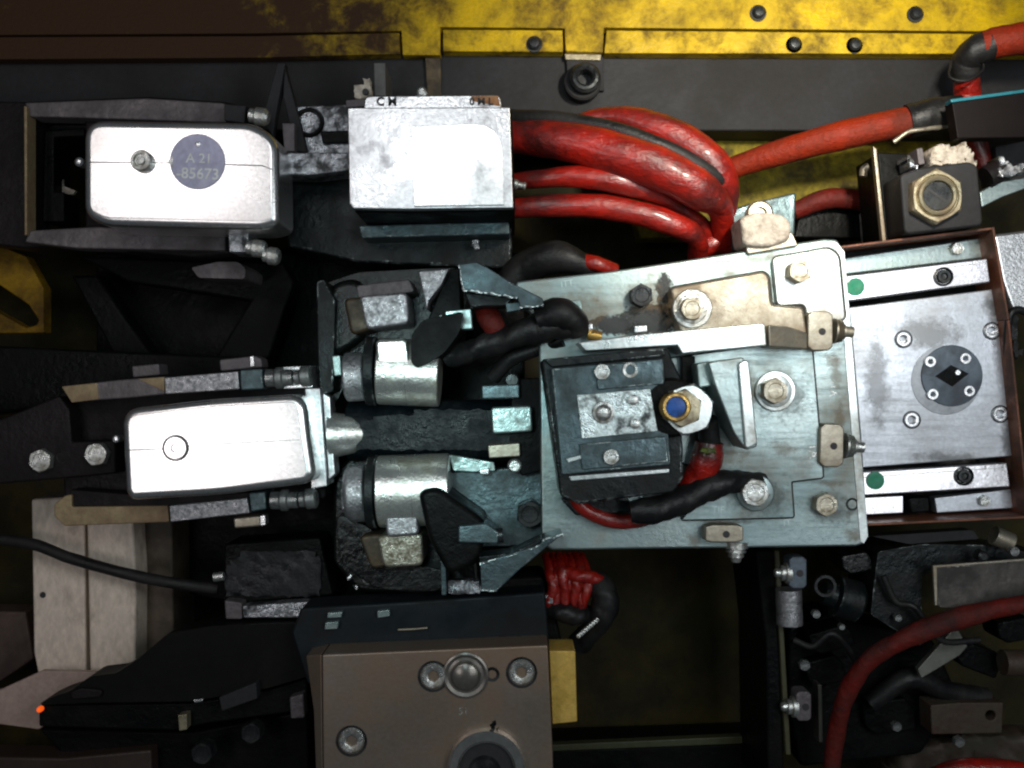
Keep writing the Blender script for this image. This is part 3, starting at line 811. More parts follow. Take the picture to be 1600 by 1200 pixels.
stamp("1AH1", 1098, 413, 0.1, 14, R(9), STM)
stamp("1112", 902, 829, 0.1, 13, R(-2), STM)
stamp("TIF", 1122, 797, 24.1, 15, R(-2), STM)
stamp("IT", 1230, 817, 0.1, 15, R(2), STM)
stamp("FA", 1291, 466, 10.2, 22, R(-80), BOLTM)
stamp("1A", 1270, 705, 24.1, 20, R(-85), BOLTM)
stamp("11A", 1300, 606, 0.1, 16, R(-85), BOLTM)
def film(name, col, rough, metal, thr, sc, soft=0.3, top=0.5):
    """thin film of dirt with a ragged, feathered outline"""
    m = bpy.data.materials.new(name)
    m.use_nodes = True
    nt = m.node_tree
    N, L = nt.nodes, nt.links
    b = N["Principled BSDF"]
    b.inputs["Base Color"].default_value = (*col, 1)
    b.inputs["Roughness"].default_value = rough
    b.inputs["Metallic"].default_value = metal
    tc = N.new("ShaderNodeTexCoord")
    vd = N.new("ShaderNodeVectorMath")
    vd.operation = 'DISTANCE'
    mp = N.new("ShaderNodeMapping")
    mp.inputs["Scale"].default_value = (1, 1, 0)
    L.new(tc.outputs["Generated"], mp.inputs[0])
    L.new(mp.outputs[0], vd.inputs[0])
    vd.inputs[1].default_value = (0.5, 0.5, 0)
    n = N.new("ShaderNodeTexNoise")
    n.inputs["Scale"].default_value = sc
    n.inputs["Detail"].default_value = 8
    n.inputs["Roughness"].default_value = 0.75
    L.new(tc.outputs["Object"], n.inputs["Vector"])
    a = N.new("ShaderNodeMath")
    a.operation = 'SUBTRACT'
    L.new(n.outputs[0], a.inputs[0])
    L.new(vd.outputs["Value"], a.inputs[1])
    r = N.new("ShaderNodeMapRange")
    r.interpolation_type = 'SMOOTHSTEP'
    r.inputs[1].default_value = thr
    r.inputs[2].default_value = thr + soft
    r.inputs[4].default_value = top
    L.new(a.outputs[0], r.inputs[0])
    L.new(r.outputs[0], b.inputs["Alpha"])
    bp = N.new("ShaderNodeBump")
    bp.inputs["Strength"].default_value = 0.8
    bp.inputs["Distance"].default_value = 0.001
    L.new(n.outputs[0], bp.inputs["Height"])
    L.new(bp.outputs[0], b.inputs["Normal"])
    return m
GREASE = film("black_grease_film", (0.012, 0.016, 0.017), 0.4, 0.0, 0.13, 110, 0.16, 0.96)
STAIN = film("brown_oil_film", (0.26, 0.17, 0.085), 0.5, 0.3, 0.14, 70, 0.3, 0.36)
DUST = film("grey_dust_film", (0.40, 0.41, 0.42), 0.6, 0.2, 0.08, 50)
OIL = film("dark_oil_film", (0.05, 0.045, 0.035), 0.35, 0.2, 0.14, 80, 0.3, 0.4)
def splat(name, cx, cy, rx, ry, z, parent, rot=0.0, m=None):
    pts = []
    for i in range(24):
        a = math.pi * i / 12
        u, v = 1.25 * rx * math.cos(a), 1.25 * ry * math.sin(a)
        pts.append(at(cx + u * math.cos(rot) - v * math.sin(rot), cy + u * math.sin(rot) + v * math.cos(rot), z + random.uniform(.3, .6)))
    c = at(cx, cy, z + .6)
    return link(name, pts + [c], [(i, (i + 1) % 24, 24) for i in range(24)], m or GREASE, parent, False)
splat("grease_smear", 1010, 496, 52, 26, 0, t, rot=-.25)
splat("grease_smear", 958, 508, 50, 16, 0, t, rot=-.25)
splat("grease_smear", 1038, 456, 16, 40, 0, t)
splat("grease_smear", 1020, 505, 50, 22, .6, t, rot=-.25)
# small bright nuts under bar
for x, y in ((916, 512), (1001, 515)):
    o = prism("small_nut", [(x - 11, y - 7), (x + 11, y - 8), (x + 12, y + 4), (x - 10, y + 6)], 30, 20, ALUW, t, 3)
cyl("spacer", (918, 522, 20), (940, 526, 20), 8, BRASS, t)
prism("pale_tab", [(890, 470), (908, 468), (912, 500), (898, 506)], 12, 12, PALE, t, 1.5)

def stain(cx, cy, rx, ry, z, parent, rot=0.0, m=None):
    return splat("stain", cx, cy, rx * 1.5, ry * 1.5, z, parent, rot, m or STAIN)
for (x, y, r, z) in ((1003, 461, 34, 0), (1251, 423, 32, 10), (1292, 789, 32, 0), (1181, 770, 44, 24), (1212, 611, 50, 24), (1082, 482, 44, 42), (1120, 700, 40, 24), (900, 480, 40, 0)):
    stain(x + 6, y + 6, r, r * .8, z, t, 0, OIL if (x + y) % 2 else STAIN)
stain(1307, 580, 9, 34, .5, t); stain(1312, 648, 8, 22, .5, t); stain(1300, 560, 12, 10, .5, t)
stain(1296, 755, 22, 5, .5, t); stain(1215, 400, 30, 5, .5, t, -.15); stain(1180, 405, 28, 4, .5, t, -.15)
stain(1335, 835, 14, 10, .5, t); stain(1130, 815, 40, 4, .5, t); stain(1240, 405, 20, 6, 10.5, t)
stain(1085, 842, 12, 12, .5, t); stain(1225, 700, 22, 10, 24.4, t, .3); stain(1170, 610, 12, 30, 24.4, t)
for (x, y, a, b, r0, mm) in SLIDE_STAINS:
    splat("stain", x, y, a, b, -44.6, SLIDE_T, r0, OIL if mm == 0 else DUST)
# adjusters
def adjuster(x, y, z, ang, label, mb, ms, w=20, l=31, grp="slotted adjuster blocks on the plate edges"):
    t = thing("adjuster_block", label, "adjuster", x, y, z - 30, grp)
    c, s = math.cos(ang), math.sin(ang)
    def P(u, v):
        return (x + u * c - v * s, y + u * s + v * c)
    pts = [P(-w, -l * .8), P(-w * .6, -l), P(w * .6, -l), P(w, -l * .8), P(w, l * .8), P(w * .6, l), P(-w * .6, l), P(-w, l * .8)]
    prism("block", pts, z, 34, mb, t, 2.5)
    hx, hy = P(3, 1)
    lathe("hole", hx, hy, z + .6, [(0, 0), (5.5, 0), (6, -2)], INK, t, 16)
    a = P(w, 0); b = P(w + 31, 2)
    rg = [(0, 20)]
    for i in range(4):
        rg += [(0.08 + i * .11, 20 - i), (0.12 + i * .11, 15 - i)]
    rg += [(.56, 12), (.6, 9), (.98, 8.5), (1, 6)]
    sc = cyl("adjusting_screw", (a[0], a[1], z - 14), (b[0], b[1], z - 14), 12, ms, t, rings=rg, bev=0)
    return t
adjuster(1282, 517, 46, 0.0, "upper tan adjuster block with hole and threaded screw pointing right", TAN, TAN, 20, 31)
adjuster(1300, 696, 34, 0.02, "lower tan adjuster block on the right plate edge, screw pointing right", TAN, BOLTM, 19, 34)
adjuster(1132, 834, 26, 0.0, "flat adjuster block on the bottom plate edge, screw pointing down", TAN, BOLTM, 30, 14)
# re-aim the screw of the bottom adjuster: own screw below
bpy.data.objects.remove([o for o in bpy.data.objects if o.name.startswith("adjusting_screw")][-1])
last = [o for o in bpy.data.objects if o.name.startswith("adjuster_block")][-1]
cyl("adjusting_screw", (1150, 846, -10), (1150, 878, -10), 14, BOLTM, last, rings=[(0, 19), (.3, 19), (.34, 14), (.5, 16), (.55, 12), (.75, 12), (.8, 9), (1, 7)], bev=0)

# =================================================================== CENTRE MOUNT BLOCK
t = thing("sensor_mount", "dark steel mount block with silver greasy pocket, bolts and pins", "mount block", 950, 660, 20)
prism("body", [(846, 562), (1044, 544), (1050, 560), (1064, 590), (1068, 748), (1052, 770), (905, 788), (876, 776)], 96, 100, BLACKW, t, 4)
prism("top_lip", [(848, 561), (1036, 544), (1040, 556), (862, 574)], 104, 20, BLACKW, t, 2)
prism("face_plate", [(862, 576), (1036, 560), (1048, 726), (878, 742)], 110, 18, DTEAL, t, 2)
prism("upper_rail", [(930, 572), (1034, 561), (1037, 600), (934, 609)], 114, 5, DTEAL, t, 1.5)
prism("lower_rail", [(905, 694), (1040, 682), (1044, 722), (910, 734)], 114, 5, DTEAL, t, 1.5)
prism("pocket_plate", [(901, 617), (1016, 607), (1028, 674), (909, 686)], 113, 4, SPARKT, t, 1.5)
prism("ledge", [(888, 744), (1046, 732), (1046, 739), (892, 752)], 100, 18, ZINCB, t, 1.5)
prism("lower_ledge", [(936, 757), (976, 752), (978, 760), (940, 766)], 92, 16, ZINCB, t, 1.5)
tube("weld_bead", [(884, 756, 92), (893, 764, 90), (904, 760, 90), (914, 754, 90), (940, 757, 90)], 2.2, ZINCB, t, lump=.2, nseg=8)
prism("slot_highlight", [(884, 717), (908, 711), (912, 716), (888, 723)], 113, 4, ZINCB, t, 1)  # bright strip models the small highlight at the slot
hexbolt(941, 581, 112, 13.5, BOLTM, t, 9)
hexbolt(955, 714, 112, 13.5, BOLTM, t, 9)
lathe("threaded_hole", 985, 578, 116, [(0, -4), (7, -4), (8, 0), (12, .6), (12.5, -2)], BOLTM, t, 20)
lathe("locating_pin", 944, 645, 126, [(18, -12), (17, -9), (13, -8), (12, -3), (8, 0), (5, .8), (0, 1)], BOLTM, t, 24)
for x, y in ((990, 625), (993, 662)):
    lathe("small_pin", x, y, 120, [(0, -6), (8, -6), (8, -1), (6, 0), (0, .4)], BOLTM, t, 18)
lathe("round_base", 990, 706, 52, [(78, -52), (78, -3), (75, 0), (0, 0)], ZINC, t, 48)
hexbolt(992, 772, 30, 15, PALE, t, 30)
prism("foot", [(876, 780), (1000, 770), (990, 800), (900, 806)], 30, 30, BLACKW, t, 3)

# brass fitting
t = thing("hose_union", "brass ringed union nut with blue plug on the mount block corner", "union nut", 1062, 637, 60)
lathe("dark_washer", 1050, 637, 112, [(0, -50), (44, -50), (47, -8), (42, -2), (30, 0), (20, 0)], BLACK, t, 36)
lathe("hex_nut", 1076, 640, 116, [(0, -40), (42, -40, 1), (42, -3, 1), (38, 0, .4), (0, 0)], ZINCB, t, 36, hexrot=.3)
lathe("brass_hex", 1068, 638, 128, [(0, -20), (31, -20, 1), (31, -3, 1), (28, 0, .4), (0, 0)], BRASSD, t, 36, hexrot=.4)
lathe("brass_ring", 1057, 636, 137, [(24, -20), (23, -2), (21, 0), (17, 0), (15.5, -3), (15.5, -8)], BRASS, t, 30)
lathe("blue_plug", 1057, 636, 134, [(0, 0), (10, 0), (16, -1), (16.2, -8)], BLUE, t, 24)
tube("sleeve", [(1104, 655, 66, 17), (1108, 682, 56, 17), (1108, 712, 50, 16)], 17, RUB, t)
tube("red_hose", [(1108, 690, 50, 22), (1104, 718, 46, 25), (1088, 748, 34, 22), (1060, 780, 30, 16), (1020, 806, 26, 12), (970, 815, 24, 12), (925, 802, 24, 12), (900, 780, 24, 12), (890, 750, 10, 12)], 20, RED, t)
lump_mesh("yellow_green_residue", [(1092, 700), (1118, 696), (1122, 708), (1104, 714)], 76, 10, mat("green_residue", (0.12, 0.16, 0.03), 0, .5, (0.02, .03, .01), .5, 80), t, 3, step=4)
o = tube("black_hose", [(985, 800, 60, 18), (1030, 795, 62, 22), (1080, 775, 50, 21), (1120, 756, 44, 22), (1160, 752, 34, 16), (1192, 750, 18, 12)], 20, RUB, None, lump=.06)
tag(o, "black hose lying over the red hose below the union nut", "hose")

# contacts left of the mount block
t = thing("contact_stack", "small stack of pale, dark and tan contact blocks left of mount block", "contact block", 795, 660, -20)
prism("carrier", [(800, 592), (846, 590), (848, 736), (815, 744), (795, 700)], -8, 60, BLACK, t, 3)
prism("dark_cap", [(752, 602), (812, 600), (812, 622), (753, 624)], 14, 26, DTEAL, t, 3)
lathe("cap_screw", 800, 594, 12, [(0, -16), (12, -16), (12, -3), (9, 0), (0, 0)], BOLTD, t, 18)
prism("pale_block", rpoly([(767, 637), (830, 634), (832, 674), (770, 678)], 5), 30, 40, PALE, t, 3, seg=3)
prism("tan_block", [(762, 696), (812, 692), (813, 713), (764, 716)], 10, 26, TAN, t, 2)
lathe("screw", 804, 728, 0, [(0, -20), (11, -20), (11, -3), (8, 0), (0, 0)], BOLTM, t, 16)
prism("pale_strip", [(700, 710), (772, 722), (774, 736), (740, 738), (708, 736)], -20, 14, PALE, t, 2)
prism("pale_pad", [(748, 734), (764, 732), (764, 742), (750, 742)], -10, 12, ALUW, t, 2)

# =================================================================== CAST CLAMP ARMS
def hub(name_l, x0, x1, yc, r, z, t, cutx=None):
    cyl("hub", (x0, yc, z), (x1, yc, z), r, CAST, t, n=48, bev=2.5)
    cyl("hub_seam", (x0 + (x1 - x0) * .48, yc, z), (x0 + (x1 - x0) * .49 + .6, yc, z), r + .5, BOLTM, t, n=48, bev=0)
    cyl("dark_flange", (x0 - 16, yc, z), (x0 - 1, yc, z), r + 2, DTEAL, t, n=48, bev=2)
    cyl("spacer", (x0 - 50, yc, z), (x0 - 18, yc, z), r - 12, BRUSH, t, n=40, bev=5, rings=[(0, r - 30), (.25, r - 14), (1, r - 13)])
t = thing("clamp_arm", "upper cast clamp arm with round polished hub and angular jaw", "clamp arm", 620, 520, -60, "cast clamp arms either side of the dark shaft")
prism("body", rpoly([(500, 445), (560, 425), (655, 420), (718, 418), (730, 460), (720, 540), (690, 560), (560, 560), (520, 640), (498, 600)], 10), -90, 120, WET, t, 8)
cyl("hub", (592, 580, -10), (688, 584, -10), 52, CAST, t, n=48, bev=3)
prism("hub_column", rpoly([(586, 531), (636, 529), (644, 588), (590, 592)], 8), 40, 70, CAST, t, 9, seg=4)
cyl("seam", (637, 582, -10), (638.5, 582, -10), 52.4, BOLTM, t, n=48, bev=0)
cyl("dark_flange", (574, 580, -10), (589, 580, -10), 54, BLACKW, t, n=48, bev=2)
cyl("spacer", (540, 590, -12), (572, 588, -12), 38, BRUSH, t, n=40, bev=4)
prism("cheek", rpoly([(642, 524), (642, 566), (650, 575), (670, 568), (694, 552), (718, 520), (724, 486), (660, 500)], 8), 58, 120, BLACK, t, 12, seg=4)
prism("pad_shoulder", rpoly([(536, 466), (580, 462), (590, 512), (548, 524)], 10), 8, 80, DBRN, t, 16, seg=5)
prism("machined_pad", rpoly([(560, 462), (636, 456), (640, 506), (572, 515)], 9), 22, 90, BRUSH, t, 9, seg=5)
prism("pad_lip", rpoly([(556, 446), (640, 436), (648, 456), (560, 468)], 5), 0, 80, FRAME, t, 5)
prism("pointed_rib", [(654, 424), (702, 420), (690, 445), (670, 470), (667, 484)], 40, 80, BRUSH, t, 2)
prism("rib_wall", [(702, 420), (718, 418), (722, 500), (668, 500), (690, 446)], 10, 100, BLACK, t, 3)
prism("jaw", [(716, 413), (744, 409), (762, 418), (800, 442), (848, 466), (850, 477), (814, 481), (808, 465), (770, 458), (724, 452)], 90, 60, DTEAL, t, 2)
tube("edge_highlight", [(718, 414, 88), (721, 434, 88), (724, 452, 88)], 1.7, ZINCB, t, lump=.25, nseg=8)  # thin polished strips put the jaw's edge highlights into geometry
tube("edge_highlight", [(724, 453, 88), (748, 456, 88), (770, 459, 88), (790, 462, 88), (808, 466, 88)], 2.0, ZINCB, t, lump=.3, nseg=8)
tube("edge_highlight", [(812, 480, 88), (830, 479, 88), (849, 477, 88)], 1.8, ZINCB, t, lump=.3, nseg=8)
prism("cast_shoulder", rpoly([(500, 470), (520, 440), (560, 432), (580, 470), (572, 530), (520, 560), (500, 540)], 20), -40, 80, WET, t, 22, seg=5)
prism("jaw_foot", [(724, 456), (806, 464), (790, 478), (735, 480)], 60, 60, BLACKW, t, 3)
prism("jaw_tongue", [(790, 474), (814, 472), (812, 484), (792, 488)], 70, 20, DTEAL, t, 1)
prism("zinc_stop", [(695, 486), (736, 482), (738, 514), (697, 516)], 20, 40, PALE, t, 2)
prism("slotted_key", [(518, 556), (531, 555), (534, 586), (522, 588)], 8, 30, PALE, t, 2)
fl_ = prism("thin_flange", rpoly([(494, 440), (506, 436), (524, 470), (521, 612), (500, 618), (496, 560)], 5), -20, 120, BLACKW, t, 3)
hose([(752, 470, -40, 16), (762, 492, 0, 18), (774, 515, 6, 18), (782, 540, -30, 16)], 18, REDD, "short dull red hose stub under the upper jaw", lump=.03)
hose([(700, 560, -20, 16), (745, 545, 0, 18), (800, 526, 16, 20), (850, 512, 22, 24), (895, 506, 24, 20)], 20, RUB, "black lumpy hose running from the upper jaw to the plate", lump=.09)
hose([(770, 590, -50), (800, 560, -30), (840, 545, -20), (880, 530, 0)], 12, RUB, "black cable under the lumpy hose by the mount block")
hose([(840, 500, 30, 20), (870, 490, 34, 26), (895, 500, 30, 22), (905, 520, 20, 18)], 22, RUB, "black hose lump resting on the plate's left end")

t = thing("clamp_arm", "lower cast clamp arm with broad polished hub and pointed dark jaw", "clamp arm", 640, 790, -60, "cast clamp arms either side of the dark shaft")
prism("body", rpoly([(520, 740), (560, 700), (600, 720), (740, 800), (752, 925), (700, 935), (560, 925), (520, 880)], 10), -100, 120, WET, t, 8)
cyl("hub", (592, 768, -6), (704, 764, -6), 56, CAST, t, n=48, bev=3)
cyl("seam", (648, 766, -6), (649.5, 766, -6), 56.5, BOLTM, t, n=48, bev=0)
cyl("dark_flange", (576, 768, -6), (590, 768, -6), 57, BLACKW, t, n=48, bev=2)
cyl("spacer", (540, 772, -10), (574, 770, -10), 46, BRUSH, t, n=40, bev=4, rings=[(0, 36), (.2, 44), (1, 45)])
prism("pad_shoulder", rpoly([(560, 838), (600, 834), (610, 884), (580, 890)], 10), 4, 80, DBRN, t, 16, seg=5)
prism("machined_pad", rpoly([(588, 838), (660, 832), (661, 884), (600, 888)], 9), 18, 90, PADT, t, 9, seg=5)
prism("tapered_neck", rpoly([(600, 790), (650, 790), (655, 836), (604, 840)], 8), 36, 70, BRUSH, t, 8, seg=3)
prism("cheek", rpoly([(652, 768), (684, 760), (712, 782), (760, 815), (750, 880), (700, 900), (668, 840)], 14), 62, 130, BLACK, t, 16, seg=4)
prism("upper_finger", [(716, 822), (760, 818), (780, 832), (778, 850), (716, 848)], 74, 60, DTEAL, t, 3)
cyl("pin", (758, 838, 62), (786, 836, 62), 12, BOLTD, t)
prism("jaw", [(750, 880), (842, 852), (850, 842), (880, 834), (812, 890), (776, 924), (752, 922)], 90, 60, DTEAL, t, 2)
tube("edge_highlight", [(750, 881, 88), (780, 873, 88), (812, 864, 88), (843, 853, 88)], 2.0, ZINCB, t, lump=.3, nseg=8)  # added bright strips stand for highlights along the lower jaw
tube("edge_highlight", [(848, 844, 88), (864, 840, 88), (880, 835, 88)], 2.2, ZINCB, t, lump=.3, nseg=8)
tube("edge_highlight", [(752, 921, 88), (764, 923, 88), (776, 923, 88)], 1.6, ZINCB, t, lump=.3, nseg=8)
prism("cast_shoulder", rpoly([(524, 800), (575, 822), (640, 880), (700, 892), (690, 925), (590, 922), (530, 880)], 20), -40, 80, WET, t, 22, seg=5)
prism("jaw_rim", [(748, 870), (800, 864), (846, 842), (850, 848), (842, 858), (750, 886)], 84, 50, BLACKW, t, 2)
prism("slotted_key", [(532, 764), (542, 763), (544, 796), (534, 797)], 8, 30, BRUSH, t, 2)
prism("vertical_rib", [(688, 850), (696, 850), (697, 930), (690, 930)], 0, 80, DTEAL, t, 1)
lump_mesh("grease_lump", [(700, 905), (750, 900), (765, 925), (720, 934), (700, 932)], -30, 20, SPARK, t, 5)
for x, y in ((545, 902), (556, 916)):
    lump_mesh("weld_spatter", [(x - 6, y - 5), (x + 6, y - 4), (x + 5, y + 5), (x - 4, y + 5)], -10, 6, ALUW, t, 1, step=3)

for (x, y, z, r, m) in ((540, 452, -84, 9, BLACKW), (690, 500, 12, 8, DIMS), (575, 905, -94, 10, DIMS), (715, 915, -94, 9, BLACKW)):
    hexbolt(x, y, z, r, m, t, 10)
t = thing("centre_shaft", "oily dark shaft with silver cone between the clamp arms", "shaft", 680, 670, -60)
cyl("shaft", (545, 672, -60), (850, 672, -60), 48, mat("oily_black", (0.004, 0.007, 0.009), 0, .35, (0.008, .012, .014), .3, 60, 160, 1, spec=.2, contrast=.12, bump_dist=.0009), t, n=40, bev=4)
cyl("cone", (516, 680, -30), (590, 676, -30), 44, CAST, t, n=36, rings=[(0, 36), (.5, 30), (1, 10)])
lump_mesh("grease", [(548, 672), (570, 650), (640, 640), (800, 640), (830, 690), (760, 712), (600, 712), (555, 712)], -9, 40, bpy.data.materials["oily_black"], t, 0.7, step=9)

# =================================================================== LOWER LEFT HEAD
t = thing("covered_head", "lower left machine head with plain aluminium cover between grey arms", "machine head", 330, 695, -60)
prism("rear_frame", rpoly([(92, 612), (250, 592), (410, 585), (500, 580), (510, 780), (400, 800), (260, 812), (100, 800)], 8), -50, 60, FRAMED, t, 5)
prism("link_bar", [(-420, 650), (0, 655), (92, 618), (108, 640), (112, 690), (180, 688), (180, 740), (100, 748), (0, 756), (-420, 770)], -8, 40, FRAMED, t, 4)
prism("upper_arm", [(94, 604), (180, 594), (258, 588), (258, 616), (200, 622), (112, 628)], 0, 50, FRAME, t, 3)
prism("stain_patch", [(96, 604), (152, 598), (154, 624), (112, 629)], 1, 3, TANB, t, 1)
prism("stain_patch", [(215, 592), (257, 589), (257, 612), (240, 604)], 1, 3, TANB, t, 1)
prism("upper_arm_end", [(256, 590), (372, 580), (374, 608), (258, 616)], 4, 54, BRUSH, t, 2)
prism("end_block", [(374, 578), (410, 576), (412, 608), (376, 610)], 8, 60, DTEAL, t, 3)
prism("rear_tab", [(205, 572), (248, 568), (250, 586), (207, 590)], -20, 40, FRAME, t, 3)
prism("rear_tab", [(342, 562), (398, 556), (408, 560), (410, 574), (344, 580)], -16, 40, FRAME, t, 3)
prism("white_edge", [(390, 557), (396, 556), (397, 572), (391, 573)], -13, 10, ALUW, t, 1)
prism("lower_arm", rpoly([(84, 788), (100, 775), (112, 772), (112, 792), (262, 790), (264, 816), (100, 822), (84, 806)], 4), 0, 50, TANB, t, 3)
prism("lower_inner_bar", [(108, 765), (262, 776), (395, 768), (395, 778), (262, 792), (112, 792)], -6, 40, FRAMED, t, 3)
prism("lower_arm_end", [(264, 790), (386, 778), (390, 802), (266, 816)], 4, 54, BRUSH, t, 2)
prism("end_block", [(388, 770), (414, 768), (416, 796), (392, 800)], 8, 60, DTEAL, t, 3)
prism("lower_tab", [(364, 810), (406, 806), (408, 822), (366, 826)], -10, 40, TAN, t, 3)
prism("white_edge", [(406, 806), (414, 805), (415, 820), (407, 822)], -8, 20, ALUW, t, 1)
for (x, y) in ((416, 591), (424, 782)):
    cyl("side_screw", (x, y, 6), (x + 42, y - 1, 6), 15, DIMS, t, rings=[(0, 14), (.35, 14), (.38, 17), (.62, 17), (.66, 13), (1, 13)])
    cyl("side_screw", (x + 44, y - 1, 4), (x + 72, y - 4, 4), 15, DIMS, t, rings=[(0, 12), (.3, 12), (.4, 16), (.9, 16), (1, 11)])
cov = prism("cover", rpoly([(188, 640), (330, 624), (476, 615), (484, 690), (492, 742), (480, 756), (340, 774), (204, 782), (194, 770)], 28, 8), 60, 105, ALU, t, 30, seg=8)
prism("seam", [(198, 704.4), (255, 702), (255, 700.4), (198, 702.8)], 60.4, 3, BOLTD, cov, 0)
prism("seam", [(293, 698), (380, 692.4), (468, 688), (468, 686.6), (380, 690.8), (293, 696.4)], 60.4, 3, BOLTM, cov, 0)
lathe("screw", 274, 700, 63, [(0, -8), (19, -8), (19, -1), (17, 1.5), (7, 1.5), (6, -1), (0, -1)], ALU, t, 26)
lathe("screw_rim", 274, 700, 61.5, [(19, -3), (19.4, 0), (20.6, 0), (21, -3)], BOLTD, t, 30)
prism("end_flange", [(440, 573), (486, 571), (489, 606), (442, 608)], -2, 50, ALUW, t, 2)
prism("end_flange", [(476, 607), (500, 606), (511, 760), (486, 764)], 0, 60, ALUW, t, 2)
prism("end_flange_inner", [(503, 612), (516, 620), (524, 742), (513, 752)], -8, 40, ALUW, t, 3)
hexbolt(62, 720, -8, 19, BOLTM, t, 12)
hexbolt(149, 710, -8, 19, BOLTM, t, 14)
lathe("threaded_hole", 98, 714, -7, [(0, -1), (9, -1), (10, .5), (11, -2)], INK, t, 18)
lathe("pin", 180, 686, 2, [(0, -20), (6, -20), (6, -2), (4, 0), (0, 1)], ALUW, t, 14)

# left side bits
t = thing("yellow_bracket", "yellow painted bracket with slanted dark slot at the left border", "bracket", 30, 450, -180)
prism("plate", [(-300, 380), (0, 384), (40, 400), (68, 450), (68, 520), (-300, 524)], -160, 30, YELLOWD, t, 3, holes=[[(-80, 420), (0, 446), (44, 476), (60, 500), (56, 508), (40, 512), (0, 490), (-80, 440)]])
lump = prism("frame_tab", rpoly([(298, 418), (340, 409), (372, 409), (384, 420), (382, 436), (310, 434)], 5), -90, 120, FRAME, None, 4)
tag(lump, "grey rounded tab sticking out in the dark below the tagged cover", "tab")
t = thing("dark_strut", "black triangular strut framework in the gap between the covered heads", "strut", 300, 470, -220)
prism("bar", [(120, 400), (440, 410), (460, 440), (420, 560), (330, 570), (390, 470), (200, 440)], -200, 60, BLACK, t, 6)
prism("bar", [(110, 430), (150, 430), (240, 560), (190, 580)], -230, 60, BLACK, t, 6)
prism("bar", [(-100, 536), (160, 548), (420, 560), (420, 590), (-100, 660)], -170, 60, BLACK, t, 6)

# =================================================================== BOTTOM BLOCK
t = thing("steel_block", "brownish steel block with socket screws and round button, bottom centre", "steel block", 670, 1110, -60)
prism("body", [(503, 1023), (856, 1008), (864, 1180), (866, 1320), (506, 1320)], 30, 140, BROWN, t, 3, seg=3)
prism("chamfer", [(478, 1025, 14), (502, 1023, 29), (505, 1320, 29), (498, 1320, 14), (490, 1110, 14)], 29, 100, BROWN, t, 2)
for x, y, r in ((677, 1057, 20), (815, 1051, 20), (549, 1158, 20)):
    capscrew(x, y, 30, r, BOLTM, t, 5, inner=.48)
lathe("button", 727, 1058, 42, [(37, -14), (36, -8), (33, -7), (28, -9), (24, -8), (20, -2), (12, 2), (0, 3)], mat("button_steel", (0.24, .22, .2), .7, .36, None), t, 40)
lathe("threaded_hole", 769, 1054, 31, [(0, -3), (6, -3), (7, 0), (11, .8), (12, -2)], BOLTD, t, 20)
lathe("large_ring", 760, 1204, 46, [(61, -18), (60, -3), (57, 0), (46, 0), (44, -4), (43, -14), (0, -14)], RINGM, t, 64)
lathe("bore_floor", 760, 1204, 33, [(0, 0), (43, 0)], INK, t, 40)
lathe("ring_boss", 757, 1208, 38, [(26, -5), (22, 0), (10, 2), (0, 2)], BOLTD, t, 30)
text("stamped_marks", "51", 724, 1112, 30.1, 16, BOLTM, t, ext=.3)
lump_mesh("dirt_mark", [(768, 1122), (774, 1122), (782, 1150), (758, 1150)], 31, 1, BLACK, t, .3, step=4)
gb = prism("gold_bar", [(858, 1017), (899, 1017), (902, 1128), (863, 1132)], 5, 70, GOLD, None, 2)
tag(gb, "gold painted bar fixed along the right side of the steel block", "bar")
t = thing("dark_carrier", "dark blue black carrier plate behind the brownish steel block", "carrier", 680, 975, -60)
prism("plate", [(470, 950), (640, 940), (852, 925), (858, 1005), (862, 1070), (480, 1070), (455, 990)], -30, 80, mat("blue_black_steel", (0.009, 0.016, 0.021), .1, .5, (0.005, .006, .007), .4, 20, spec=.3), t, 5)
for pts in ([(512, 958), (535, 956), (533, 965), (511, 966)], [(508, 973), (529, 971), (527, 983), (507, 984)], [(589, 955), (608, 953), (609, 963), (590, 966)]):
    prism("bright_contact", pts, -20, 12, PALE, t, 1.5)
tube("thin_pin", [(622, 984, -24), (645, 983, -24), (668, 981, -22)], 1.8, TAN, t, nseg=8)

# grimy cluster left of it
t = thing("grimy_bracket", "grimy black bracket with silver edge right of the cream casting", "bracket", 420, 910, -120)
prism("body", rpoly([(350, 850), (500, 840), (520, 930), (350, 945)], 6), -110, 90, BLACK, t, 6)
lump_mesh("grime", [(346, 885), (372, 862), (420, 855), (500, 862), (505, 935), (352, 938)], -106, 30, mat("wet_grime", (0.02, 0.02, 0.025), .4, .35, (0.012, .012, .013), .5, 50, 90, 1, contrast=.15, bump_dist=.002), t, 2.5)
prism("silver_edge", [(378, 947), (480, 940), (500, 950), (470, 966), (380, 966)], -80, 30, SPARK, t, 3)
prism("silver_edge", [(350, 938), (378, 942), (378, 968), (352, 968)], -84, 30, FRAME, t, 3)
cyl("glint_screw", (334, 902, -100), (350, 900, -100), 7, BOLTM, t)

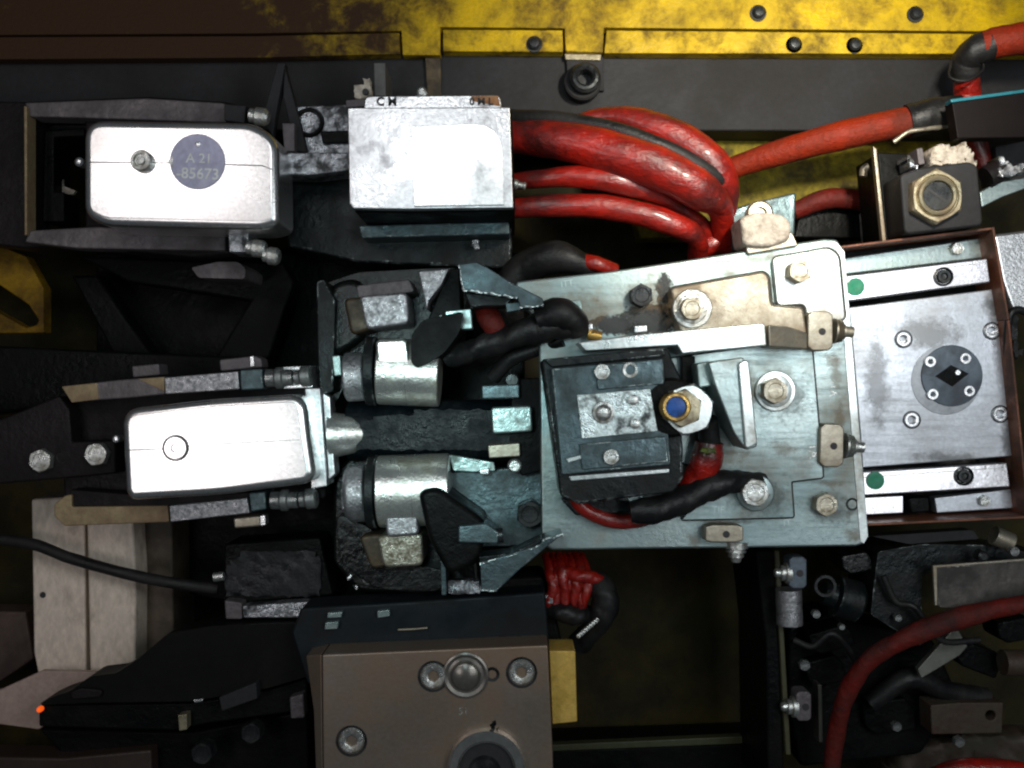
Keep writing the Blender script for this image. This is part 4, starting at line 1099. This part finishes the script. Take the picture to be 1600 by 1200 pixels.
# cream casting lower left
t = thing("cream_casting", "cream painted casting column standing at the lower left", "casting", 130, 920, -280)
prism("column", [(48, 780), (132, 775), (134, 1060), (60, 1060), (52, 1020)], -200, 160, CREAM, t, 5)
prism("raised_face", [(134, 775), (205, 775), (212, 900), (211, 1030), (206, 1065), (140, 1070)], -186, 160, CREAM, t, 6, seg=3)
prism("brown_side", [(212, 780), (268, 770), (272, 1040), (213, 1040)], -240, 120, mat("brown_side_paint", (0.13, 0.09, 0.06), 0, .5, (0.05, .04, .03), .5, 12), t, 5)
lathe("paint_chip", 66, 930, -198, [(0, 0), (4, 0), (5, -2)], INK, t, 10)
ps = prism("pale_sheet", [(-300, 1180), (-300, 1120), (0, 1078), (66, 1048), (150, 1050), (160, 1080), (60, 1140), (0, 1132)], -150, 12, PINK, None, 2)
tag(ps, "pale pinkish sheet metal strip slanting across the lower left corner", "metal sheet")
bt = prism("brown_box", [(-300, 950), (40, 956), (52, 1030), (0, 1066), (-300, 1100)], -260, 60, mat("dark_brown_paint", (0.10, 0.065, 0.05), 0, .6, (0.04, .02, .018), .5, 10), None, 4)
tag(bt, "dark brown housing at the left border beside the cream casting", "housing")
o = tube("cable", [(-40, 838, -150), (50, 850, -140), (110, 872, -135), (200, 897, -130), (270, 911, -135), (340, 920, -150)], 9, RUB, None, lump=.02)
tag(o, "black cable crossing in front of the cream casting", "cable")
# dark robot arm
t = thing("swing_lever", "long black arm with small orange light sloping up at bottom left", "machine arm", 280, 1060, -100)
prism("upper_face", rpoly([(60, 1100), (85, 1088), (110, 1080), (140, 1057), (182, 1052), (215, 1030), (262, 990), (330, 978), (510, 972), (505, 1050), (420, 1075), (300, 1096), (160, 1098)], 7), -60, 60, mat("black_arm_paint", (0.006, 0.006, 0.0056), 0, 0.6, (0.012, .011, .009), .35, 8, spec=.12), t, 4)
prism("lower_face", [(60, 1102), (300, 1098), (420, 1078), (480, 1060), (480, 1110), (330, 1130), (270, 1142), (60, 1136)], -80, 60, BLACK, t, 4)
prism("oval_boss", rpoly([(108, 1082), (125, 1075), (160, 1078), (158, 1090), (112, 1094)], 6), -54, 10, FRAMED, t, 3)
lathe("indicator_light", 60, 1110, -64, [(0, -10), (4.5, -10), (4.5, -3), (3, 0), (0, 1)], LED, t, 14)
prism("side_bar", [(342, 1090), (400, 1066), (402, 1092), (346, 1112)], -40, 24, GREYP, t, 2)
prism("brass_tab", [(278, 1118), (292, 1116), (292, 1140), (280, 1142)], -60, 20, BRASSD, t, 1)
prism("silver_glint", [(302, 1094), (318, 1092), (316, 1096), (304, 1098)], -50, 6, ALUW, t, .6)
t = thing("lower_bracket", "dark brown bracket with two bolts in the bottom left shadow", "bracket", 300, 1170, -160)
prism("plate", [(-200, 1180), (100, 1185), (236, 1172), (240, 1300), (-200, 1300)], -130, 60, mat("dark_red_brown", (0.045, 0.028, 0.022), 0, .5, None), t, 4)
prism("dark_plate", [(60, 1140), (300, 1145), (480, 1110), (485, 1300), (240, 1300), (236, 1172), (100, 1182)], -160, 60, BLACK, t, 4)
hexbolt(315, 1178, -110, 18, BOLTD, t, 26)
hexbolt(392, 1146, -110, 17, BOLTD, t, 26)
prism("grey_lug", [(452, 1090), (474, 1084), (476, 1122), (454, 1124)], -60, 30, FRAME, t, 3)

# =================================================================== BELOW THE PLATE
t = thing("hose_bundle", "crumpled red hose bundle tied under the pointed jaw", "hose bundle", 895, 920, -120)
for k in range(7):
    x0 = 858 + k * 9
    tube("sleeve_fold", [(x0 - 4, 868, -120 + 4 * (k % 3), 7), (x0 + 2 + 3 * (k % 2), 893, -84 + 6 * (k % 3), 9), (x0 + 6 - 5 * (k % 2), 920, -70 - 5 * (k % 2), 8), (x0 - 2 + 4 * (k % 3), 946 + 5 * (k % 2), -78, 7), (x0 + 3, 962, -100, 5)], 8, RED, t, lump=.1)
tube("sleeve_fold", [(880, 893, -76, 8), (905, 900, -62, 10), (930, 903, -68, 9), (948, 911, -84, 6)], 9, RED, t, lump=.1)
tube("tape_wrap", [(852, 950, -84, 12), (880, 958, -70, 15), (905, 962, -76, 14), (925, 955, -90, 10)], 13, RUB, t, lump=.06)
tube("black_hose", [(926, 905, -90, 18), (944, 925, -74, 21), (944, 955, -74, 21), (928, 980, -90, 18), (905, 1006, -120, 18)], 20, RUB, t, lump=.05)
lump_mesh("glint", [(846, 930), (862, 926), (866, 942), (852, 944)], -66, 10, SPARK, t, 3, step=4)
for i in range(9):
    a = i / 8
    lathe("chain_bead", 934 - 30 * a, 968 + 26 * a, -58, [(0, -6), (3.5, -4), (4.2, -1), (3, 1.5), (0, 2.5)], BOLTM, t, 10)
t = thing("dark_arm_link", "blue black casting behind the jaw and left of the red bundle", "casting", 810, 950, -120)
prism("body", rpoly([(700, 935), (780, 905), (850, 900), (868, 960), (880, 1015), (840, 1020), (700, 990)], 8), -90, 100, BLACK, t, 8)

# black frame post at the right
t = thing("frame_post", "black frame post standing right of the dark floor gap", "post", 1205, 1030, -200)
prism("post", [(1180, 860), (1212, 860), (1222, 1100), (1228, 1260), (1200, 1260), (1196, 1000)], -140, 200, BLACK, t, 5)
prism("olive_edge", [(1210, 860), (1218, 860), (1236, 1180), (1228, 1180)], -134, 40, mat("olive_edge_paint", (0.07, 0.065, 0.03), 0, .6, None), t, 2)
t = thing("cross_beam", "dark olive cross beam at the bottom behind the gold bar", "beam", 1020, 1170, -380)
prism("beam", [(860, 1172), (1220, 1160), (1240, 1400), (860, 1400)], -330, 120, BLACK, t, 5)
prism("lip", [(860, 1164), (1220, 1148), (1220, 1160), (860, 1174)], -322, 20, mat("olive_paint", (0.07, 0.075, 0.035), 0, .5, None), t, 2)
A2 = adjuster(1247, 895, -40, 0, "blue grey adjuster block by the black post, screw pointing left", DISC, BOLTM, 14, 25, grp="adjusters beside the black post")
A3 = adjuster(1256, 1104, -110, 0, "dim olive adjuster block lower on the black post", FRAME, BOLTD, 12, 23, grp="adjusters beside the black post")
for A, (x, y, z) in ((A2, (1234, 895, -54)), (A3, (1244, 1104, -124))):
    sc = [c for c in A.children if c.name.startswith("adjusting_screw")][0]
    bpy.data.objects.remove(sc)
    cyl("adjusting_screw", (x, y, z), (x - 24, y, z), 12, BOLTM, A, rings=[(0, 17), (.3, 16), (.34, 12), (.6, 12), (.65, 7), (.9, 7), (1, 5)], bev=0)
t = thing("right_machinery", "black greasy clamp machinery in the lower right shadow", "machinery", 1330, 960, -200)
cyl("grey_cylinder", (1232, 920, -110), (1234, 976, -110), 20, BRUSH, t, n=32)
cyl("black_knob", (1285, 925, -120), (1345, 942, -120), 30, BLACKW, t, n=32, rings=[(0, 18), (.3, 20), (.34, 32), (.9, 32), (1, 24)])
lathe("ring", 1290, 916, -80, [(12, -4), (13, 0), (17, 0), (18, -4)], BOLTD, t, 24)
prism("body", rpoly([(1230, 980), (1300, 960), (1460, 1000), (1500, 1090), (1440, 1180), (1250, 1200), (1230, 1100)], 12), -240, 120, BLACK, t, 8)
prism("housing", rpoly([(1372, 862), (1440, 850), (1545, 852), (1600, 862), (1640, 866), (1640, 880), (1462, 888), (1440, 900), (1440, 1010), (1360, 960)], 5), -110, 120, BLACKW, t, 5)
prism("housing_top", rpoly([(1362, 838), (1520, 828), (1530, 842), (1420, 850)], 4), -90, 30, GREYP, t, 3)
cyl("housing_pin", (1552, 836, -90), (1580, 848, -90), 15, TAN, t)
sp = prism("sheet_plate", rpoly([(1460, 886), (1640, 872), (1640, 955), (1466, 950)], 6), -70, 10, mat("scuffed_dark_plate", (0.14, 0.125, 0.115), .6, .4, (0.03, .026, .024), .55, 20, 100, .8, wear=(.8, .78, .72)), t, 2)
prism("edge_wire", [(1458, 884), (1640, 870), (1640, 873.5), (1464, 887), (1465, 946), (1461, 946)], -66, 6, TAN, sp, .8)
lathe("screw", 1538, 870, -60, [(0, -20), (9, -20), (8, -2), (5, 0), (0, 0)], BOLTD, t, 14)
prism("bright_triangle", [(1434, 1046), (1494, 978), (1512, 1010), (1500, 1024), (1440, 1060)], -150, 14, mat("dim_zinc", (0.22, .22, .19), .5, .45, None), t, 1.5)
prism("drilled_block", [(1454, 1102), (1500, 1098), (1568, 1098), (1566, 1146), (1456, 1148)], -170, 50, ROCK, t, 4, holes=[circle(1548, 1118, 8, 12)])
cyl("brown_stub", (1566, 1035, -150), (1620, 1036, -150), 20, ROCK, t)
lump_mesh("rusty_casting", [(1400, 1160), (1500, 1150), (1640, 1150), (1640, 1260), (1380, 1260)], -260, 60, ROCK, t, 10, step=12)
for k, (x, y, a, b, zz, mm) in enumerate(((1300, 1000, 34, 18, -180, BLACK), (1290, 1050, 30, 22, -210, BLACK), (1390, 1120, 40, 26, -220, BLACK), (1530, 1030, 36, 20, -190, BLACK), (1340, 880, 24, 16, -130, WET), (1590, 985, 30, 18, -120, BLACK))):
    r0 = random.uniform(-.4, .4)
    cs, sn = math.cos(r0), math.sin(r0)
    prism("casting_block", rpoly([(x + u * a * cs - v * b * sn, y + u * a * sn + v * b * cs) for u, v in ((-1, -1), (.7, -1), (1, -.3), (1, 1), (-.6, 1), (-1, .4))], 5), zz, 60, mm, t, 4)
for (x, y, zz, r) in ((1276, 960, -110, 7), (1316, 980, -110, 5), (1404, 966, -100, 6), (1258, 1040, -140, 9), (1402, 1136, -170, 8), (1500, 1160, -150, 9), (1586, 862, -60, 8)):
    hexbolt(x, y, zz, r, DIMS, t, 10)
tube("thin_cable", [(1240, 1000, -140), (1270, 1010, -130), (1300, 990, -120), (1330, 1020, -130), (1345, 1060, -150)], 5, RUB, t)
tube("thin_cable", [(1380, 900, -90), (1400, 940, -90), (1430, 950, -80), (1470, 1000, -90), (1530, 1000, -100)], 5, RUB, t)
prism("grey_edge", [(1278, 1070), (1284, 1070), (1286, 1160), (1280, 1160)], -150, 30, mat("dim_grey", (.06, .06, .05), .2, .5, None), t, 1)
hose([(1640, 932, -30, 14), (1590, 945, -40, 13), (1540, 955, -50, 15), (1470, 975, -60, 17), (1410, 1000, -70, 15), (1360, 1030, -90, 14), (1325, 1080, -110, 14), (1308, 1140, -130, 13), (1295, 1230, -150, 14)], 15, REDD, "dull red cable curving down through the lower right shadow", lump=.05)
hose([(1440, 1225, -120, 16), (1500, 1205, -110, 18), (1580, 1206, -110, 18), (1660, 1230, -110, 18)], 16, RED, "red hose just entering the bottom edge at right")
hose([(1360, 1100, -200, 14), (1420, 1060, -190, 16), (1480, 1080, -200, 16), (1540, 1090, -210, 16)], 15, RUB, "black cable looping under the dull red one")
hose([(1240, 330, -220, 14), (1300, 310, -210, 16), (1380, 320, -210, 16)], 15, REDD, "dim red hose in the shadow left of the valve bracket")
